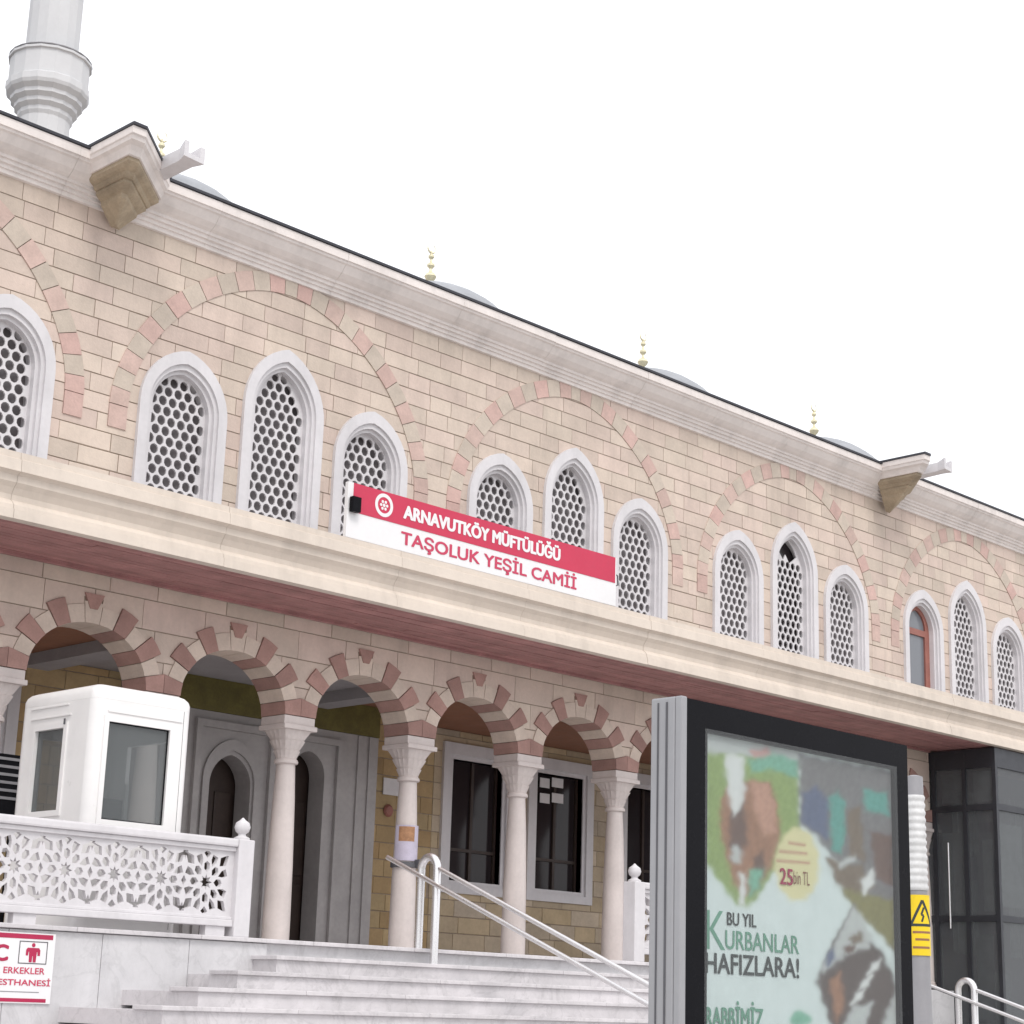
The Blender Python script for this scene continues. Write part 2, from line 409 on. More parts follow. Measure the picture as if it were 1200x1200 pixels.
# windows: marble frame > grille, glass
def frame_mesh(w):
    c, zs, za, k = w; m = MB()
    o = pointed(c, WW+2*FR, WZ0-.25, zs, za+.30)
    i1 = pointed(c, WW+.20, WZ0-.06, zs, za+.125); i2 = pointed(c, WW+.10, WZ0-.03, zs, za+.05); i3 = pointed(c, WW, WZ0, zs, za)
    m.region(o, [i1], YW-.055, YW+.05)
    m.region(pointed(c, WW+.23, WZ0-.08, zs, za+.14), [i2], YW-.02, YW+.20)
    m.region(pointed(c, WW+.13, WZ0-.05, zs, za+.066), [i3], YW+.03, YW+.24)
    return m
def grille_mesh(w):
    c, zs, za, k = w; m = MB(); p = .152; rp = .1315; r = .0625
    o = pointed(c, WW+.02, WZ0-.01, zs, za+.01); holes = []
    row = 0; z = WZ0+.09
    hw = WW/2; rise = za-zs; R = (hw*hw+rise*rise)/(2*hw); cc = R-hw
    while z < za:
        off = 0 if row % 2 == 0 else p/2
        for q in range(-4, 5):
            x = c+q*p+off
            # half width of the opening at this height
            half = hw if z < zs else max(0, math.sqrt(max(0, R*R-(z-zs)**2))-cc)
            d = half-abs(x-c)
            if d > .018 and not (k == 'broken' and z > za-.36-.10):
                rr = r; pts = []
                for j in range(10):
                    xx = x+rr*cos(2*pi*j/10+.3); zz = z+rr*sin(2*pi*j/10+.3)*1.06
                    hh = (hw if zz < zs else max(0, math.sqrt(max(0, R*R-(zz-zs)**2))-cc))-.012
                    pts.append((max(c-hh, min(c+hh, xx)), zz))
                if abs(area(pts)) > .0012: holes.append(pts)
        z += rp; row += 1
    if k == 'broken':
        zt = za-.34
        holes.append([(c-.26, zt+.07), (c-.14, zt-.06), (c-.07, zt+.05), (c+.04, zt-.09), (c+.15, zt-.02), (c+.26, zt+.06), (c+.19, za-.17), (c+.10, za-.08), (c, za-.02), (c-.10, za-.08), (c-.19, za-.17)])
    m.region(o, holes, YW+.115, YW+.14)
    return m
for w in WIN:
    c, zs, za, k = w
    fo = mp(frame_mesh(w).build('window', MARBLE))
    if k == 'wood':
        wd = MB(); o = pointed(c, WW+.02, WZ0-.01, zs, za+.01)
        wd.region(o, [[(c-.29, WZ0+.12), (c+.29, WZ0+.12), (c+.29, zs-.07), (c-.29, zs-.07)], pointed(c, .62, zs+.05, zs+.06, za-.08)], YW+.13, YW+.19)
        wd.build('window_sash', FRAMEWOOD, fo)
        MB().region(pointed(c, WW+.02, WZ0, zs, za), [], YW+.165, YW+.172).build('glass', GLASS_GR, fo)
    else:
        grille_mesh(w).build('grille', MARBLE, fo)
        MB().region(pointed(c, WW+.10, WZ0-.04, zs, za+.05), [], YW+.225, YW+.235).build('glass', GLASS_DK if k == 'broken' else GLASS_UP, fo)

# top cornice
prof = [(19.1, 11.72), (18.60, 11.69), (18.60, 11.575), (18.625, 11.57), (18.63, 11.54), (18.66, 11.525), (18.685, 11.49), (18.73, 11.43), (18.80, 11.375), (18.85, 11.35), (18.855, 11.315), (18.885, 11.31), (18.89, 11.265), (18.925, 11.26), (18.93, 11.215), (18.955, 11.21), (18.96, 11.16), (19.02, 11.15), (19.1, 11.15)]
def sections(prof, name, m, lo, hi, step, gap=.004):
    x = lo
    while x < hi-.01:
        w = min(step*random.uniform(.9, 1.1), hi-x); dy = random.uniform(-.003, .003); dz = random.uniform(-.002, .002)
        mp(MB().prismX([(y+dy, z+dz) for y, z in prof], x+gap/2, x+w-gap/2).build(name, m)); x += w
sections(prof, 'cornice_section', CORN, XL-.5, XR+.5, 2.1)
mp(MB().box(XL-.45, XR+.45, 18.90, 19.09, 11.42, 11.66).build('cornice_core', MORTAR))
mp(MB().prismX([(18.578, 11.70), (18.578, 11.735), (18.8, 11.76), (19.2, 11.76), (19.2, 11.735), (18.64, 11.702)], XL-.52, XR+.52).build('roof_flashing', DARKLEAD))
mp(MB().box(XL-.4, XR+.4, 19.2, 27.0, 11.3, 11.75).build('roof_slab', LEAD))
mp(MB().box(XL, XR, 22.45, 40, -.1, 11.3).build('prayer_hall', STONE))
mp(MB().box(XL, XL+.3, 19.33, 22.44, 6.75, 11.3).build('end_wall', STONE))
mp(MB().box(XR-.3, XR, 19.33, 22.44, 6.75, 11.3).build('end_wall', STONE))
# projecting cornice blocks with tiered corbels and a spout
def ressaut(dx):
    A = [(11.15, 18.75), (11.15, 17.67), (11.34, 17.67), (12.38, 18.63), (12.38, 18.75)]
    cxm, cym = 11.80, 18.93
    def ins(k):      # shrink towards the wall
        return [(cxm+(x-cxm)*k+dx, cym+(y-cym)*k) for x, y in A]
    def stack(levels, name, m):
        mb = MB(); n = 5; vs = []; fs = []
        for k, z in levels: vs += [(x, min(y, 19.02), 1.6+(z-1.6)*1.0164) for x, y in ins(k)]
        for i in range(len(levels)-1):
            fs += [(i*n+j, i*n+(j+1)%n, (i+1)*n+(j+1)%n, (i+1)*n+j) for j in range(n)]
        fs += [tuple(range(n)), tuple((len(levels)-1)*n+j for j in range(n))]
        return mb.add(vs, fs).build(name, m)
    top = stack([(1.0, 11.56), (1.0, 11.47), (.975, 11.455), (.965, 11.41), (.90, 11.38), (.86, 11.33), (.84, 11.29)], 'cornice_block', CORN); mp(top)
    stack([(1.02, 11.565), (1.02, 11.60), (.6, 11.64)], 'flashing', DARKLEAD).parent = top
    stack([(.80, 11.30), (.80, 11.24), (.74, 11.21), (.66, 11.19), (.64, 11.16), (.60, 11.14)], 'corbel', CORBEL).parent = top
    stack([(.57, 11.15), (.57, 11.10), (.48, 11.06), (.42, 11.04), (.40, 10.99), (.30, 10.93), (.10, 10.80)], 'corbel', CORBEL).parent = top
    s = MB()
    p0 = Vector((12.06+dx, 18.45, 11.60)); d = Vector((.05, -.66, .04)); w = Vector((.22, .02, 0)); u = Vector((0, 0, .17))
    def q(a, b, c_): return p0+d*a+w*b+u*c_
    for (b0, b1, c0, c1) in ((-.5, .5, 0, .3), (-.5, -.28, .3, 1), (.28, .5, .3, 1)):
        vs = [q(a, b, c_)*1 for a in (0, .8) for b in (b0, b1) for c_ in (c0, c1)]
        s.add(vs, [(0, 1, 3, 2), (4, 6, 7, 5), (0, 4, 5, 1), (2, 3, 7, 6), (0, 2, 6, 4), (1, 5, 7, 3)])
        vs = [q(a, b*(1 if a < .9 else 1.5), c_*(1 if a < .9 else 1.25)) for a in (.8, 1.05) for b in (b0, b1) for c_ in (c0, c1)]
        s.add(vs, [(0, 1, 3, 2), (4, 6, 7, 5), (0, 4, 5, 1), (2, 3, 7, 6), (0, 2, 6, 4), (1, 5, 7, 3)])
    s.build('water_spout', MARBLE, top)
ressaut(0); ressaut(17.36)

# domes with gilded finials
for n in range(-1, 4):
    cx, cy = 14.86+5.77*n, 22.7
    R_ = 1.95; zc = 11.90
    pr = [(2.3, 11.6), (2.3, 11.8), (2.1, 11.83), (2.02, 11.95)]+[(R_*cos(a), zc+R_*sin(a)) for a in [RD(6+q*6) for q in range(14)]]+[(.12, zc+R_)]
    dm = mp(MB().lathe(pr, (cx, cy), 24).build('dome', LEAD, smooth=True))
    zb = zc+R_-.01
    fp = [(.11, 0), (.09, .04), (.05, .08), (.035, .12), (.10, .17), (.135, .22), (.10, .27), (.035, .31), (.03, .36), (.085, .41), (.085, .44), (.03, .48), (.025, .53), (.065, .57), (.065, .60), (.02, .64), (.018, .69)]
    MB().lathe([(r*.82, zb+z*1.05) for r, z in fp], (cx, cy), 12).build('finial', BRASS, dm, smooth=True)
    cr = MB(); pts = [(cx+.09*sin(a), cy, zb+.77-.09*cos(a)) for a in [RD(-150+300*j/12) for j in range(13)]]
    cr.tube(pts, [.004+.014*sin(pi*j/12) for j in range(13)], 6); cr.build('crescent', BRASS, dm)

# canopy: fascia, boarded soffit, roof
ZS = 6.567; XA1_T = 30.45
fp = [(17.50, 7.31), (17.50, 7.235), (17.475, 7.225), (17.465, 7.09), (17.50, 7.075), (17.53, 7.055), (17.535, 6.98), (17.58, 6.93), (17.62, 6.86), (17.625, 6.80), (17.585, 6.77), (17.555, 6.735), (17.55, 6.69), (17.535, 6.685), (17.53, ZS+.012), (17.62, ZS), (17.75, ZS+.03), (17.75, 7.2), (18.2, 7.31)]
sections(fp, 'fascia_section', CORN2, XL-.3, XR+.3, 2.6)
mp(MB().prismX([(18.0, 7.28), (19.05, 7.42), (19.05, 7.05), (17.76, 7.05), (17.76, 7.19)], XL-.3, XR+.3).build('canopy_roof', LEAD))
sof = MB(); nb = 12; y0, y1 = 17.632, 18.99
for k in range(nb):
    a = y0+(y1-y0)*k/nb; b = y0+(y1-y0)*(k+1)/nb; x = XL-.3+random.uniform(-3, 0)
    while x < XR+.3:
        l = random.uniform(2.6, 4.4)
        xa, xb = max(x, XL-.3), min(x+l, XR+.3)
        if xb > xa: dz = random.uniform(-.004, .004); sof.box(xa+.002, xb-.002, a+.004, b-.004, ZS+.012+dz, ZS+.04)
        x += l
mp(sof.build('soffit_boards', WOODRED, kind='stuff'))
mp(MB().bbox(XL-.3, XA1_T, 18.925, 18.982, ZS-.028, ZS+.03, .008).build('soffit_trim', WOODRED))
mp(MB().box(XL-.3, XR+.3, 17.64, 18.99, ZS+.045, ZS+.2).build('soffit_deck', DARKWOOD))

# arcade wall with striped arches
CP = 2.175; COLX = [10.95+CP*k for k in range(-2, 10)]; YC = 19.22
ZSP, AA, AB = 5.24, .83, .70
XA0, XA1 = COLX[0]-.3, 30.5
def ell(cx, a, b, t): return (cx+a*sin(t), ZSP+b*cos(t))
arch_c = [(a+b)/2 for a, b in zip(COLX, COLX[1:])]
T = [-pi/2+pi*k/24 for k in range(25)]
def arch_out(c, e): return [(c-AA-e, 4.9), (c+AA+e, 4.9)]+[ell(c, AA+e, AB+e, t) for t in reversed(T)]
acore = MB().region([(XA0, ZSP-.02), (XA1, ZSP-.02), (XA1, 6.56), (XA0, 6.56)], [arch_out(c, .02) for c in arch_c], YW+.014, YW+.46)
arcade = mp(acore.build('arcade_wall', MORTAR))
n = 13
def tooth(c, k):
    t0 = -pi/2+pi*k/n+.006; t1 = -pi/2+pi*(k+1)/n-.006; tt = [t0+(t1-t0)*j/2 for j in range(3)]
    red = k % 2 == 0
    e1 = .315 if red else .22
    e0 = 0.
    P = [ell(c, AA+e1, AB+e1, t) for t in tt]+[ell(c, AA+e0, AB+e0, t) for t in reversed(tt)]
    return P, red
arch_holes = []
for c in arch_c:
    P = [(c+AA, ZSP-.1)]
    for k in reversed(range(n)):
        t0 = -pi/2+pi*k/n; t1 = -pi/2+pi*(k+1)/n; e = .319 if k % 2 == 0 else .224
        P += [ell(c, AA+e, AB+e, t1), ell(c, AA+e, AB+e, (t0+t1)/2), ell(c, AA+e, AB+e, t0)]
    P += [(c-AA, ZSP-.1)]
    # keep neighbouring arches from overlapping at the springers
    P = [(max(c-CP/2+.002, min(c+CP/2-.002, x)), z) for x, z in P]
    arch_holes.append(P)
stones(arcade, STONE, (XA0, XA1, ZSP, 6.56), .375, (.7, .82, .94, 1.06), arch_holes, YW, .05, cap=140)
for c in arch_c:
    vis = proj((c, YW, 6))[0]
    for k in range(n):
        P, red = tooth(c, k)
        P = [(max(c-CP/2+.003, min(c+CP/2-.003, x)), z) for x, z in P]
        y0 = YW-.015-(.012 if red else 0)
        if k == 6:      # small red key set into the pale crown stones
            t0, t1 = -.115, .115
            K = [ell(c, AA+.36, AB+.36, t0*1.0), ell(c, AA+.17, AB+.17, t0*.45), ell(c, AA+.17, AB+.17, t1*.45), ell(c, AA+.36, AB+.36, t1*1.0)]
            MB().region(K, [], YW-.028, YW+.05).build('key_stone', REDST, arcade)
            P = [ell(c, AA+.26, AB+.26, t) for t in (-.117, 0, .117)]+[ell(c, AA, AB, t) for t in (.117, 0, -.117)]
            MB().region(P, [], YW-.016, YW+.48).build('voussoir', WHST, arcade); continue
        MB().region(P, [], y0, YW+.48).build('voussoir', REDST if red else WHST, arcade)

# columns: shaft > capital, collar, base
def sq(r, z, a, f):                         # blend from round to square plan
    return r*((1-f)+f*min(1.32, 1/max(abs(cos(a)), abs(sin(a)))))
shaft = MB().lathe([(.178, LAND+.10), (.178, LAND+.4), (.168, LAND+1.1), (.145, LAND+1.9), (.122, 4.62), (.118, 4.64)], n=28)
proto = shaft.build('column', COLUMN_M, smooth=True)
MB().lathe([(.12, 4.62), (.155, 4.635), (.16, 4.66), (.15, 4.685), (.128, 4.70)], n=28).build('collar', COLUMN_M, proto, smooth=True)
MB().lathe([(.23, LAND-.002), (.23, LAND+.05), (.2, LAND+.06), (.205, LAND+.09), (.18, LAND+.11)], n=28).build('base', COLUMN_M, proto, smooth=True)
cap = MB()
tiers = [(.13, 4.69, .0, 0), (.145, 4.74, .1, 1), (.165, 4.80, .25, 1), (.150, 4.805, .25, 0), (.18, 4.87, .4, 1), (.205, 4.93, .5, 1), (.185, 4.935, .55, 0), (.215, 5.0, .7, 1), (.245, 5.06, .8, 1), (.235, 5.065, .95, 0)]
N_ = 48; vs = []
for r, z, f, s_ in tiers:
    for k in range(N_):
        a = 2*pi*k/N_; rr = sq(r, z, a, f)*(1-(.07*(1-abs(cos(a*8))) if s_ else 0)); vs.append((rr*cos(a), rr*sin(a), z))
fs = [(i*N_+k, i*N_+(k+1)%N_, (i+1)*N_+(k+1)%N_, (i+1)*N_+k) for i in range(len(tiers)-1) for k in range(N_)]+[tuple(range(N_)), tuple((len(tiers)-1)*N_+k for k in range(N_))]
cap.add(vs, fs); cap.bbox(-.275, .275, -.275, .275, 5.06, 5.125, .012)
cap.bbox(-.255, .255, -.235, .255, 5.126, ZSP-.003, .008)
cap.build('capital', COLUMN_M, proto)
for k, x in enumerate(COLX):
    o = proto if k == 0 else copy_tree(proto)
    o.location = (x, YC, 0); o.parent = mosque; o.matrix_parent_inverse = Matrix.Translation(-mosque.location)
# porch: ceiling, inner wall, windows, portal
YI = 22.0
GREYPL = mat('grey_plaster', (.33, .315, .325), .85, .1, 2)
for xa, xb, m_ in ((XL, COLX[3], BROWN), (COLX[3]+.004, COLX[5]-.004, GREYPL), (COLX[5], XR, BROWN)):
    mp(MB().box(xa, xb, 19.47, YI+.4, 6.02, 6.2).build('porch_ceiling', m_))
for xx in (COLX[3], COLX[5]):      # transverse ribs between the porch bays
    mp(MB().box(xx-.2, xx+.2, 19.47, YI, 5.86, 6.018).build('ceiling_rib', GREYPL))
IW = [(21.55, 1.16), (23.55, 1.16), (25.9, 1.16), (28.2, 1.16), (12.1, 1.16), (9.9, 1.16)]
iz0, iz1 = 3.60, 5.55
ih = [[(c-w/2, iz0), (c+w/2, iz0), (c+w/2, iz1), (c-w/2, iz1)] for c, w in IW]
io = [[(c-w/2-.24, iz0-.2), (c+w/2+.24, iz0-.2), (c+w/2+.24, iz1+.26), (c-w/2-.24, iz1+.26)] for c, w in IW]
inner = mp(MB().region([(XL, LAND), (XR-8, LAND), (XR-8, 6.38), (XL, 6.38)], ih, YI+.014, YI+.3).build('porch_wall', MORTAR))
POR = [(14.5, LAND-1), (19.0, LAND-1), (19.0, 7), (14.5, 7)]
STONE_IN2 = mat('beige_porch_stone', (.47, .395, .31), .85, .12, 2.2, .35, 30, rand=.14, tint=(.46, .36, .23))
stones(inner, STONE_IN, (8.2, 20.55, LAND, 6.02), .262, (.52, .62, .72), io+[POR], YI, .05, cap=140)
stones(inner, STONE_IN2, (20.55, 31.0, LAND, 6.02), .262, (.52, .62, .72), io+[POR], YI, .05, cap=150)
for (c, w), h, o in zip(IW, ih, io):
    fr = MB(); fr.region(o, [[(c-w/2-.07, iz0-.07), (c+w/2+.07, iz0-.07), (c+w/2+.07, iz1+.07), (c-w/2-.07, iz1+.07)]], YI-.05, YI+.1)
    fr.region([(c-w/2-.09, iz0-.09), (c+w/2+.09, iz0-.09), (c+w/2+.09, iz1+.09), (c-w/2-.09, iz1+.09)], [h], YI-.01, YI+.22)
    f = mp(fr.build('porch_window', MARBLE))
    MB().box(c-w/2, c+w/2, YI+.16, YI+.17, iz0, iz1).build('glass', GLASS_DK, f)
    g = MB()
    g.box(c-.03, c+.03, YI+.12, YI+.158, iz0, iz1); g.box(c-w/2, c-w/2+.05, YI+.12, YI+.158, iz0, iz1); g.box(c+w/2-.05, c+w/2, YI+.12, YI+.158, iz0, iz1)
    g.box(c-w/2+.051, c-.031, YI+.12, YI+.158, iz0+.48, iz0+.53); g.box(c+.031, c+w/2-.051, YI+.12, YI+.158, iz0+.48, iz0+.53); g.build('sash', DARKWOOD, f)
# portal
YP = 21.3; px0, px1 = 14.75, 18.72
a1 = pointed(15.98, .72, LAND+.0, 4.55, 4.98); a2 = pointed(17.38, .62, LAND, 4.85, 5.2)
pm = MB(); pm.region([(px0, LAND), (px1, LAND), (px1, 5.55), (px0, 5.55)], [a1, a2], YP, YP+.35)
pm.box(px0, px1, YP+.352, YI+.01, 5.2, 5.55); pm.box(px0, px0+.2, YP+.352, YI+.01, LAND, 5.19); pm.box(px1-.2, px1, YP+.352, YI+.01, LAND, 5.19)
por = mp(pm.build('portal', MARBLE_DK))
fr = MB(); fr.region(pointed(15.98, 1.0, LAND, 4.62, 5.2), [pointed(15.98, .80, LAND-.01, 4.58, 5.04)], YP-.04, YP-.002)
fr.region([(15.3, LAND), (16.72, LAND), (16.72, 5.42), (15.3, 5.42)], [[(15.4, LAND-.1), (16.62, LAND-.1), (16.62, 5.32), (15.4, 5.32)]], YP-.07, YP-.003)
fr.region([(16.86, LAND), (17.98, LAND), (17.98, 5.42), (16.86, 5.42)], [[(16.95, LAND-.1), (17.89, LAND-.1), (17.89, 5.33), (16.95, 5.33)]], YP-.06, YP-.004)
fr.box(18.3, 18.36, YP-.03, YP-.002, LAND, 5.54); fr.box(18.52, 18.58, YP-.03, YP-.002, LAND, 5.54)
fr.build('portal_moulding', MARBLE_DK, por)
MB().region([(px0-.01, 5.555), (px1+.01, 5.555), (px1+.01, 6.015), (px0-.01, 6.015)], [], YP-.01, YI).build('gilt_band', OLIVE, por)
pd = MB(); pd.region([(px0+.21, LAND), (px1-.21, LAND), (px1-.21, 5.19), (px0+.21, 5.19)], [], YP+.42, YP+.48); pd.build('door', DARKWOOD, por)
for xx in (15.8, 16.16, 17.2, 17.56):
    MB().bbox(xx-.14, xx+.14, YP+.395, YP+.419, LAND+.25, 3.3, .01).build('door_panel', DARKWOOD, por)
    MB().bbox(xx-.14, xx+.14, YP+.395, YP+.419, 3.42, 4.5, .01).build('door_panel', DARKWOOD, por)
# dark entrance strip beside the first column
# notices on the porch wall, small white rectangles on a window
c0 = PX(450, 911, YI-.03); c1 = PX(467, 933, YI-.03)
MB().box(c0[0], c1[0]+.02, YI-.03, YI-.012, c1[1], c0[1]).build('wall_plaque', PAPER, label='small white plaque on the ochre wall beside the portal', category='plaque')
c0 = PX(455, 950, YI-.02)
MB().lathe([(.09, 0), (.1, .02), (.07, .05)], n=14).build('bell_box', FRAMEWOOD, label='small round brown fitting under the white wall plaque', category='fitting').matrix_world = Matrix.Translation((c0[0], YI-.005, c0[1])) @ Matrix.Rotation(RD(90), 4, 'X')
nt_ = empty('window_marks', (23.3, YI+.1, 5.0), label='small white rectangles on dark porch window', category='notice')
for j in range(2):
    for q in range(2):
        a = PX(633+14*j, 911+18*q, YI+.09); b = PX(644+16*j, 924+18*q, YI+.09)
        part_to(MB().box(a[0], b[0], YI+.09, YI+.094, min(a[1], b[1]), max(a[1], b[1])).build('sheet', PAPER), nt_)

# ------------------------------------------------------------ minaret
mc = (25.5, 45.2)
mn = empty('minaret', (mc[0], mc[1], 0), label='tall pale minaret with a round balcony rising behind the roof', category='minaret')
r0 = .74
part_to(MB().lathe([(1.4, -.1), (1.4, 9.5), (1.2, 11.5), (.86, 13), (r0, 13.3), (r0, 26.40)], mc, 16).build('lower_shaft', MINW), mn)
cb = part_to(MB().lathe([(r0, 26.35), (.80, 26.47), (.80, 26.59), (.92, 26.70), (.92, 26.82), (1.05, 26.93), (1.05, 27.05), (1.18, 27.17), (1.22, 27.27), (1.22, 27.47)], mc, 32, lambda r, z, a: r*(1-.03*(1-abs(cos(a*8))))).build('balcony_corbel', MINW), mn)
part_to(MB().lathe([(1.2, 27.47), (1.16, 27.51), (1.16, 28.23), (1.22, 28.25), (1.22, 28.32), (1.08, 28.32), (1.08, 27.55), (.2, 27.55)], mc, 16).build('parapet', MINW), mn)
part_to(MB().lathe([(.775, 27.55), (.775, 38), (.85, 38.2), (.85, 38.5), (.0, 44)], mc, 16).build('upper_shaft', MINW), mn)
part_to(MB().tube([(mc[0]+1.19*cos(2*pi*k/24), mc[1]+1.19*sin(2*pi*k/24), 28.36) for k in range(25)], .03, 6).build('rail', GALV), mn)

# ------------------------------------------------------------ name board on the canopy
YB = 17.50
sg = empty('name_board', (17.2, YB, 7.31), label='long red and white name board standing on the canopy edge', category='sign')
sgx0, sgx1, sz0, sz1 = 14.66, 19.82, 7.312, 8.04
part_to(MB().bbox(sgx0, sgx1, YB, YB+.06, sz0, sz1, .006).build('panel', WHITEP), sg)
part_to(MB().box(sgx0+.09, sgx1-.03, YB-.006, YB-.001, 7.655, sz1-.004).build('red_band', REDP), sg)
part_to(text_mb('ARNAVUTKÖY MÜFTÜLÜĞÜ', 15.62, 18.60, 7.755, 7.985, YB-.009, .06).build('lettering', WHITEP), sg)
part_to(text_mb('TAŞOLUK YEŞİL CAMİİ', 15.60, 18.96, 7.36, 7.63, YB-.003, .032).build('lettering', REDTXT), sg)
def disc(cx, cz, r, y, r2=None, n=32):
    o = [(cx+r*cos(2*pi*k/n), cz+r*sin(2*pi*k/n)) for k in range(n)]
    h = [] if not r2 else [[(cx+r2*cos(2*pi*k/n), cz+r2*sin(2*pi*k/n)) for k in range(n)]]
    return MB().region(o, h, y, y+.0015)
em = disc(15.27, 7.85, .155, YB-.009, .108); part_to(em.build('emblem', WHITEP), sg)
for j in range(6):
    a = 2*pi*j/6
    em = disc(15.27+.052*cos(a), 7.85+.052*sin(a), .021, YB-.009, n=8); part_to(em.build('emblem', WHITEP), sg)
part_to(text_mb('AS', 15.225, 15.315, 7.83, 7.875, YB-.0095, .02).build('emblem', WHITEP), sg) if False else None
part_to(disc(15.27, 7.85, .024, YB-.009, n=10).build('emblem', WHITEP), sg)
fl = empty('flood_lamp', (14.72, YB-.05, 7.7), label='small black lamp fixed to the end of the name board', category='lamp')
part_to(MB().bbox(14.68, 14.82, YB-.09, YB-.012, 7.64, 7.84, .012).build('housing', BLACK), fl)
part_to(MB().box(14.73, 14.77, YB-.012, YB+.0, 7.70, 7.78).build('bracket', BLACK), fl)
part_to(MB().tube([(sgx1-.005, YB+.02, 7.62), (sgx1+.05, YB+.01, 7.64), (sgx1+.05, YB+.02, 7.78), (sgx1-.005, YB+.03, 7.8)], .012, 6).build('end_bracket', GALVD), sg)
for xx in (15.2, 17.2, 19.3):
    part_to(MB().tube([(xx, YB+.05, 7.9), (xx, YB+.75, 7.36)], .015, 6).build('stay', GALV), sg)

# ------------------------------------------------------------ balustrade
def balustrade(x0, x1, label, left_post, right_post):
    b = empty('balustrade', ((x0+x1)/2, YE+.12, LAND), label=label, category='balustrade', group='marble balustrades along the terrace')
    ya, yb = YE+.09, YE+.17
    z0, z1 = LAND+.20, LAND+.86
    cell = .57; nC = max(1, round((x1-x0-.12)/cell)); cw = (x1-x0-.12)/nC
    holes = []
    for k in range(nC):
        cx = x0+.06+cw*(k+.5); cz = (z0+z1)/2
        sx = cw/.57; sz = (z1-z0)/.64
        def pol(L): return [(cx+r*cos(a)*sx, cz+r*sin(a)*sz) for r, a in L]
        holes.append(pol([(.078 if j % 2 == 0 else .042, 2*pi*j/16) for j in range(16)]))
        for j in range(8):
            a = 2*pi*j/8
            holes.append(pol([(.098, a), (.135, a+.26), (.185, a+.19), (.205, a), (.185, a-.19), (.135, a-.26)]))
            c = a+pi/8
            holes.append(pol([(.165, c), (.225, c+.15), (.283, c+.13), (.283, c-.13), (.225, c-.15)]))
            if j % 2 == 1:
                holes.append(pol([(.232, a), (.30, a+.17), (.385, a+.02), (.385, a-.02), (.30, a-.17)]))
            elif j % 4 == 2:
                holes.append(pol([(.232, a), (.285, a+.16), (.303, a+.06), (.303, a-.06), (.285, a-.16)]))
        for sgn in (-1, 1):
            e = cw/2; zz = (z1-z0)/2
            if k < nC-1 and sgn > 0:
                holes.append([(cx+e-.03, cz), (cx+e, cz-.055), (cx+e+.03, cz), (cx+e, cz+.055)])
                for u in (-1, 1): holes.append([(cx+e-.032, cz+u*(zz-.03)), (cx+e+.032, cz+u*(zz-.03)), (cx+e, cz+u*(zz-.12))])
    p = MB().region([(x0, z0-.005), (x1, z0-.005), (x1, z1+.005), (x0, z1+.005)], holes, ya+.015, yb-.015)
    part_to(p.build('lattice_panel', MARBLE), b)
    part_to(MB().bbox(x0, x1, ya-.02, yb+.02, z1, z1+.045, .008).bbox(x0, x1, ya-.055, yb+.055, z1+.046, z1+.13, .02).build('top_rail', MARBLE), b)
    part_to(MB().bbox(x0, x1, ya-.01, yb+.01, z0-.03, z0, .006).bbox(x0, x1, ya-.035, yb+.035, z0-.10, z0-.031, .01).build('bottom_rail', MARBLE), b)
    for xx in [x0+.5+j*2.2 for j in range(int((x1-x0-.5)/2.2)+1)]:
        part_to(MB().box(xx-.12, xx+.12, ya-.01, yb+.01, LAND, z0-.101).build('foot', MARBLE), b)
    for cx, on in ((x0-.10, left_post), (x1+.10, right_post)):
        if not on: continue
        m = MB().bbox(cx-.10, cx+.10, YE+.03, YE+.23, LAND, LAND+.99, .012)
        part_to(m.build('post', MARBLE), b)
        part_to(MB().lathe([(.085, LAND+.99), (.085, LAND+1.01), (.045, LAND+1.03), (.04, LAND+1.05), (.07, LAND+1.075), (.085, LAND+1.12), (.072, LAND+1.165), (.03, LAND+1.195), (.005, LAND+1.22)], (cx, YE+.13), 16).build('ball_finial', MARBLE, smooth=True), b)
balustrade(4.6, 11.90, 'carved white marble lattice balustrade in front of the security booth', True, True)
balustrade(18.36, 23.0, 'carved white marble lattice balustrade right of the stairs, mostly behind the poster case', True, True)

# ------------------------------------------------------------ security booth
bx0, bx1, by0, by1, bz1 = 10.33, 11.54, 16.1, 17.52, 4.70
bo = empty('security_booth', ((bx0+bx1)/2, (by0+by1)/2, LAND), label='white rounded security booth with large windows behind the lattice balustrade', category='booth')
R_ = .11; th = .05
def rrect(x0, x1, y0, y1, r, n=5):
    P = []
    for cx, cy, a0 in ((x1-r, y1-r, 0), (x0+r, y1-r, 90), (x0+r, y0+r, 180), (x1-r, y0+r, 270)):
        P += [(cx+r*cos(RD(a0+90*k/n)), cy+r*sin(RD(a0+90*k/n))) for k in range(n+1)]
    return P
body = MB()
FW = (10.475, 11.285, 3.30, 4.345)           # front window
SW = (16.60, 17.20, 3.40, 4.30)              # side window (Y)
def wallpanel(a0, a1, hole, fixed, axis, z0=LAND+.02, z1=4.54):
    m = MB(); holes = [[(hole[0], hole[2]), (hole[1], hole[2]), (hole[1], hole[3]), (hole[0], hole[3])]] if hole else []
    m.region([(a0, z0), (a1, z0), (a1, z1), (a0, z1)], holes, 0, th)
    if axis == 'front': m.v = [(x, fixed+y, z) for x, y, z in m.v]
    elif axis == 'back': m.v = [(x, fixed-y, z) for x, y, z in m.v]
    elif axis == 'left': m.v = [(fixed+y, x, z) for x, y, z in m.v]
    else: m.v = [(fixed-y, x, z) for x, y, z in m.v]
    return m
